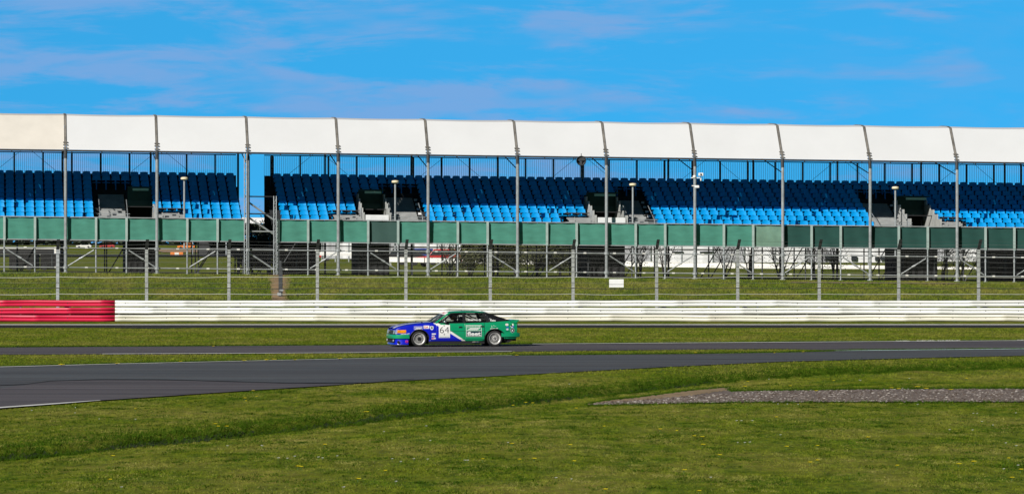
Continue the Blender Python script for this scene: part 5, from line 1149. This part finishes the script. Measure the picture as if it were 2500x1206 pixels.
def slashes(x0, x1, z0, z1, mt, parent, n=5, off=.009):
    mb = MB(); w_ = (x1 - x0)
    sl_ = .30 * w_
    for k in range(n):
        a = x0 + (w_ - sl_ - .10 * w_) * k / (n - 1) if n > 1 else x0; pts = [(a, z0), (a + .10 * w_, z0), (a + .10 * w_ + sl_, z1), (a + sl_, z1)]
        mb.add([(x, -(Wd(x, z) + off), z) for x, z in pts], [(0, 1, 2, 3)])
    for z in (z0, z1): mb.add([(x, -(Wd(x, zz_) + off), zz_) for x, zz_ in ((x0, z - .004), (x1, z - .004), (x1, z + .004), (x0, z + .004))], [(0, 1, 2, 3)])
    return cb_(mb, 'slash_emblem', mt, parent, merge=False)
slashes(1.765, 2.285, .600, .690, 'decal_white', fp_)
sp2 = plate('wing_sticker', -.195, .12, .622, .745, 'decal_white'); plate('sticker_field', -.188, .113, .628, .739, 'car_blue', .006, sp2); text('maker_text', 'AUSTIN ROVER', -.18, .105, .718, .028, 'decal_white', .009, sp2, bold=.01); slashes(-.18, .105, .640, .692, 'decal_white', sp2)
da = plate('class_sticker', .16, .37, .660, .775, 'decal_white'); text('class_text', 'DA', .185, .335, .718, .07, 'decal_red', .008, da, bold=.03)
mb = MB(); sh = [(.40, .75), (.52, .75), (.52, .66), (.50, .63), (.46, .61), (.42, .63), (.40, .66)]; mb.add([(x, -(Wd(x, z) + .004), z) for x, z in sh], [tuple(range(7))]); s_ = cb_(mb, 'shield_sticker', 'decal_white')
mb = MB(); disc(mb, .46, .69, .034, .040, .007, inner=.45); cb_(mb, 'shield_mark', 'decal_dark', s_); mb = MB(); disc(mb, .46, .69, .012, .016, .008); cb_(mb, 'shield_centre', 'decal_green', s_)
plate('small_label', .458, .606, .445, .490, 'decal_white')
l2 = plate('small_label', .458, .565, .355, .412, 'decal_white'); plate('label_blue', .47, .505, .365, .385, 'decal_blue', .006, l2); plate('label_red', .515, .55, .365, .40, 'decal_red', .006, l2)
l3 = plate('small_label', .458, .606, .270, .332, 'decal_white'); plate('label_red', .465, .53, .28, .325, 'decal_pink', .006, l3); plate('label_blue', .55, .60, .28, .30, 'decal_blue', .006, l3)
text('tyre_text', 'DUNLOP', -.68, -.36, .470, .034, 'decal_white', .006, bold=.03, shear=.4, rot=.05); text('tyre_text', 'DUNLOP', 2.64, 2.93, .655, .034, 'decal_white', .006, bold=.03, shear=.4, rot=.03)
mb = MB()
for (x0_, z0_, x1_, z1_) in ((2.70, .70, 2.685, .775), (2.70, .70, 2.72, .74), (2.75, .75, 2.77, .775), (2.77, .775, 2.79, .755), (2.79, .755, 2.86, .735)):
    mb.tube((x0_, -(Wd(x0_, z0_) + .004), z0_), (x1_, -(Wd(x1_, z1_) + .004), z1_), .005, 4)
cb_(mb, 'signature', 'decal_white', merge=False)
mb = MB(); disc(mb, 3.272, .795, .062, .045, .005); a_ = cb_(mb, 'oval_sticker', 'decal_white', merge=False); text('oval_text', 'ESSO', 3.235, 3.31, .795, .026, 'decal_red', .009, a_)
mb = MB(); disc(mb, 3.285, .625, .052, .036, .005); a_ = cb_(mb, 'oval_sticker', 'decal_white', merge=False); mb = MB(); disc(mb, 3.285, .625, .046, .03, .007, inner=.8); cb_(mb, 'oval_ring', 'decal_blue', a_, merge=False)
mb = MB(); mb.add([(x, -(Wd(x, z) + .005), z) for x, z in ((3.215, .72), (3.30, .685), (3.345, .72), (3.33, .66), (3.27, .675))], [(0, 1, 2), (1, 3, 2), (0, 4, 1)]); cb_(mb, 'swoosh_sticker', 'decal_blue', merge=False)
mb = MB(); disc(mb, 3.475, .76, .080, .082, .005, -.4, 2.2); a_ = cb_(mb, 'globe_sticker', 'decal_green', merge=False); mb = MB(); disc(mb, 3.475, .76, .082, .084, .006, 3.6, 6.2, .4); cb_(mb, 'globe_ring', 'decal_blue', a_, merge=False); mb = MB(); disc(mb, 3.475, .76, .075, .075, .007, 3.3, 5.2, .72); disc(mb, 3.50, .79, .03, .045, .008, 0, 6.28); cb_(mb, 'globe_highlight', 'decal_white', a_, merge=False); mb = MB(); disc(mb, 3.445, .76, .028, .035, .008); cb_(mb, 'globe_core', 'decal_black', a_, merge=False)
mb = MB(); disc(mb, 3.475, .583, .083, .085, .005); a_ = cb_(mb, 'cross_roundel', 'decal_pale', merge=False); mb = MB(); disc(mb, 3.475, .583, .074, .076, .006); b2 = cb_(mb, 'roundel_field', 'decal_black', a_, merge=False)
text('roundel_cross', 'X', 3.435, 3.515, .583, .075, 'decal_white', .009, a_, bold=.06)
# air dam heart badge
mb = MB(); n = 20
mb.grid([[(-.475 + .058 * math.cos(2 * math.pi * k / n) * q, -.878, .195 + .055 * math.sin(2 * math.pi * k / n) * q) for k in range(n + 1)] for q in (.78, 1)]); 
mb.grid([[(-.475 + s_ * .020 + .020 * math.cos(2 * math.pi * k / 10) * q, -.879, .20 + .026 * math.sin(2 * math.pi * k / 10) * q) for k in range(11)] for s_ in (-1,) for q in (0, 1)]); mb.grid([[(-.475 + .020 + .020 * math.cos(2 * math.pi * k / 10) * q, -.879, .20 + .026 * math.sin(2 * math.pi * k / 10) * q) for k in range(11)] for q in (0, 1)])
cb_(mb, 'heart_badge', 'decal_pink', merge=False)
onG = lambda x, z: (x, -(G(z) + .004), z)
text('driver_name', 'KINMOND', 1.83, 2.20, .968, .050, 'decal_white', surf=onG, bold=.02, parent=near_panes[1])
mb = MB(); mb.grid([[onG(2.27 + .042 * math.cos(2 * math.pi * k / n) * q, .968 + .032 * math.sin(2 * math.pi * k / n) * q) for k in range(n + 1)] for q in (.5, 1)]); cb_(mb, 'name_emblem', 'decal_white', near_panes[1])
text('glass_script', 'The', 2.63, 2.72, 1.005, .040, 'decal_white', surf=onG, parent=near_panes[2], bold=.01); text('glass_script', 'Patina', 2.66, 2.86, .952, .062, 'decal_white', surf=onG, parent=near_panes[2], bold=.03)
text('screen_text', 'HSCC', .0, .42, 0, .10, 'decal_red', surf=lambda x, z: (lambda p: (p[0] - .014, p[1], p[2] + .012))(wsp(-.25 - x * 1.1, .87 + z * 1.4)), parent=ws, bold=.02)
# ---------------------------------------------------------------- driver
def skinned(name, verts, edges, radii, mt, parent=None, loc=None):
    me = bpy.data.meshes.new(name); me.from_pydata(verts, edges, []); me.update(); o = bpy.data.objects.new(name, me); COL.objects.link(o); me.materials.append(M[mt])
    sk = o.modifiers.new('skin', 'SKIN'); sk.use_smooth_shade = True
    lay = me.skin_vertices[0].data if me.skin_vertices else None
    if lay is None:
        bm = bmesh.new(); bm.from_mesh(me); bm.verts.layers.skin.verify(); bm.to_mesh(me); bm.free(); lay = me.skin_vertices[0].data
    for i, r_ in enumerate(radii): lay[i].radius = (r_, r_); lay[i].use_root = (i == 0)
    ss = o.modifiers.new('sub', 'SUBSURF'); ss.levels = 1; ss.render_levels = 1
    if parent: o.parent = parent
    return o
V_ = []; E_ = []; Rd = []
def jv(p, r_, par=None): V_.append(p); Rd.append(r_); i = len(V_) - 1; (E_.append((par, i)) if par is not None else None); return i
pel = jv((1.50, .36, .60), .13); ch = jv((1.58, .36, .80), .14, pel); nk = jv((1.57, .36, .95), .055, ch); hd = jv((1.52, .36, 1.05), .085, nk)
for sg in (-1, 1):
    hp = jv((1.46, .36 + sg * .10, .58), .09, pel); kn = jv((1.06, .36 + sg * .15, .66), .065, hp); an = jv((.78, .36 + sg * .12, .42), .045, kn); jv((.70, .36 + sg * .12, .46), .04, an)
    s_ = jv((1.57, .36 + sg * .18, .88), .06, ch); el = jv((1.36, .36 + sg * .24, .74), .045, s_); wr = jv((1.14, .36 + sg * .175, .87), .03, el); pm = jv((1.09, .36 + sg * .168, .885), .034, wr)
    for k in range(4):
        f0 = jv((1.065, .36 + sg * (.185), .915 - .022 * k), .0095, pm); f1 = jv((1.04, .36 + sg * .172, .915 - .022 * k), .009, f0); jv((1.045, .36 + sg * .150, .913 - .022 * k), .008, f1)
    t0 = jv((1.085, .36 + sg * .145, .90), .011, pm); jv((1.065, .36 + sg * .142, .915), .009, t0)
dr = skinned('person', V_, E_, Rd, 'suit'); dr.location = car.location; dr.rotation_euler = (0, 0, CY_)
mb = MB(); mb.ball((1.50, .36, 1.075), .135, 12, (1.05, .92, 1.0)); hm = mb.build('helmet', M['helmet_orange'], dr, smooth=True)
mb = MB(); mb.grid([[(1.50 - .147 * math.cos(a) * math.cos(e_), .36 + .13 * math.sin(a) * math.cos(e_), 1.075 + .138 * math.sin(e_)) for a in np.linspace(-1.05, 1.05, 11)] for e_ in np.linspace(-.28, .25, 5)]); mb.build('visor', M['trim_black'], hm, smooth=True)
tag(dr, 'person in dark overalls and orange helmet at the wheel of the racing car', 'person')
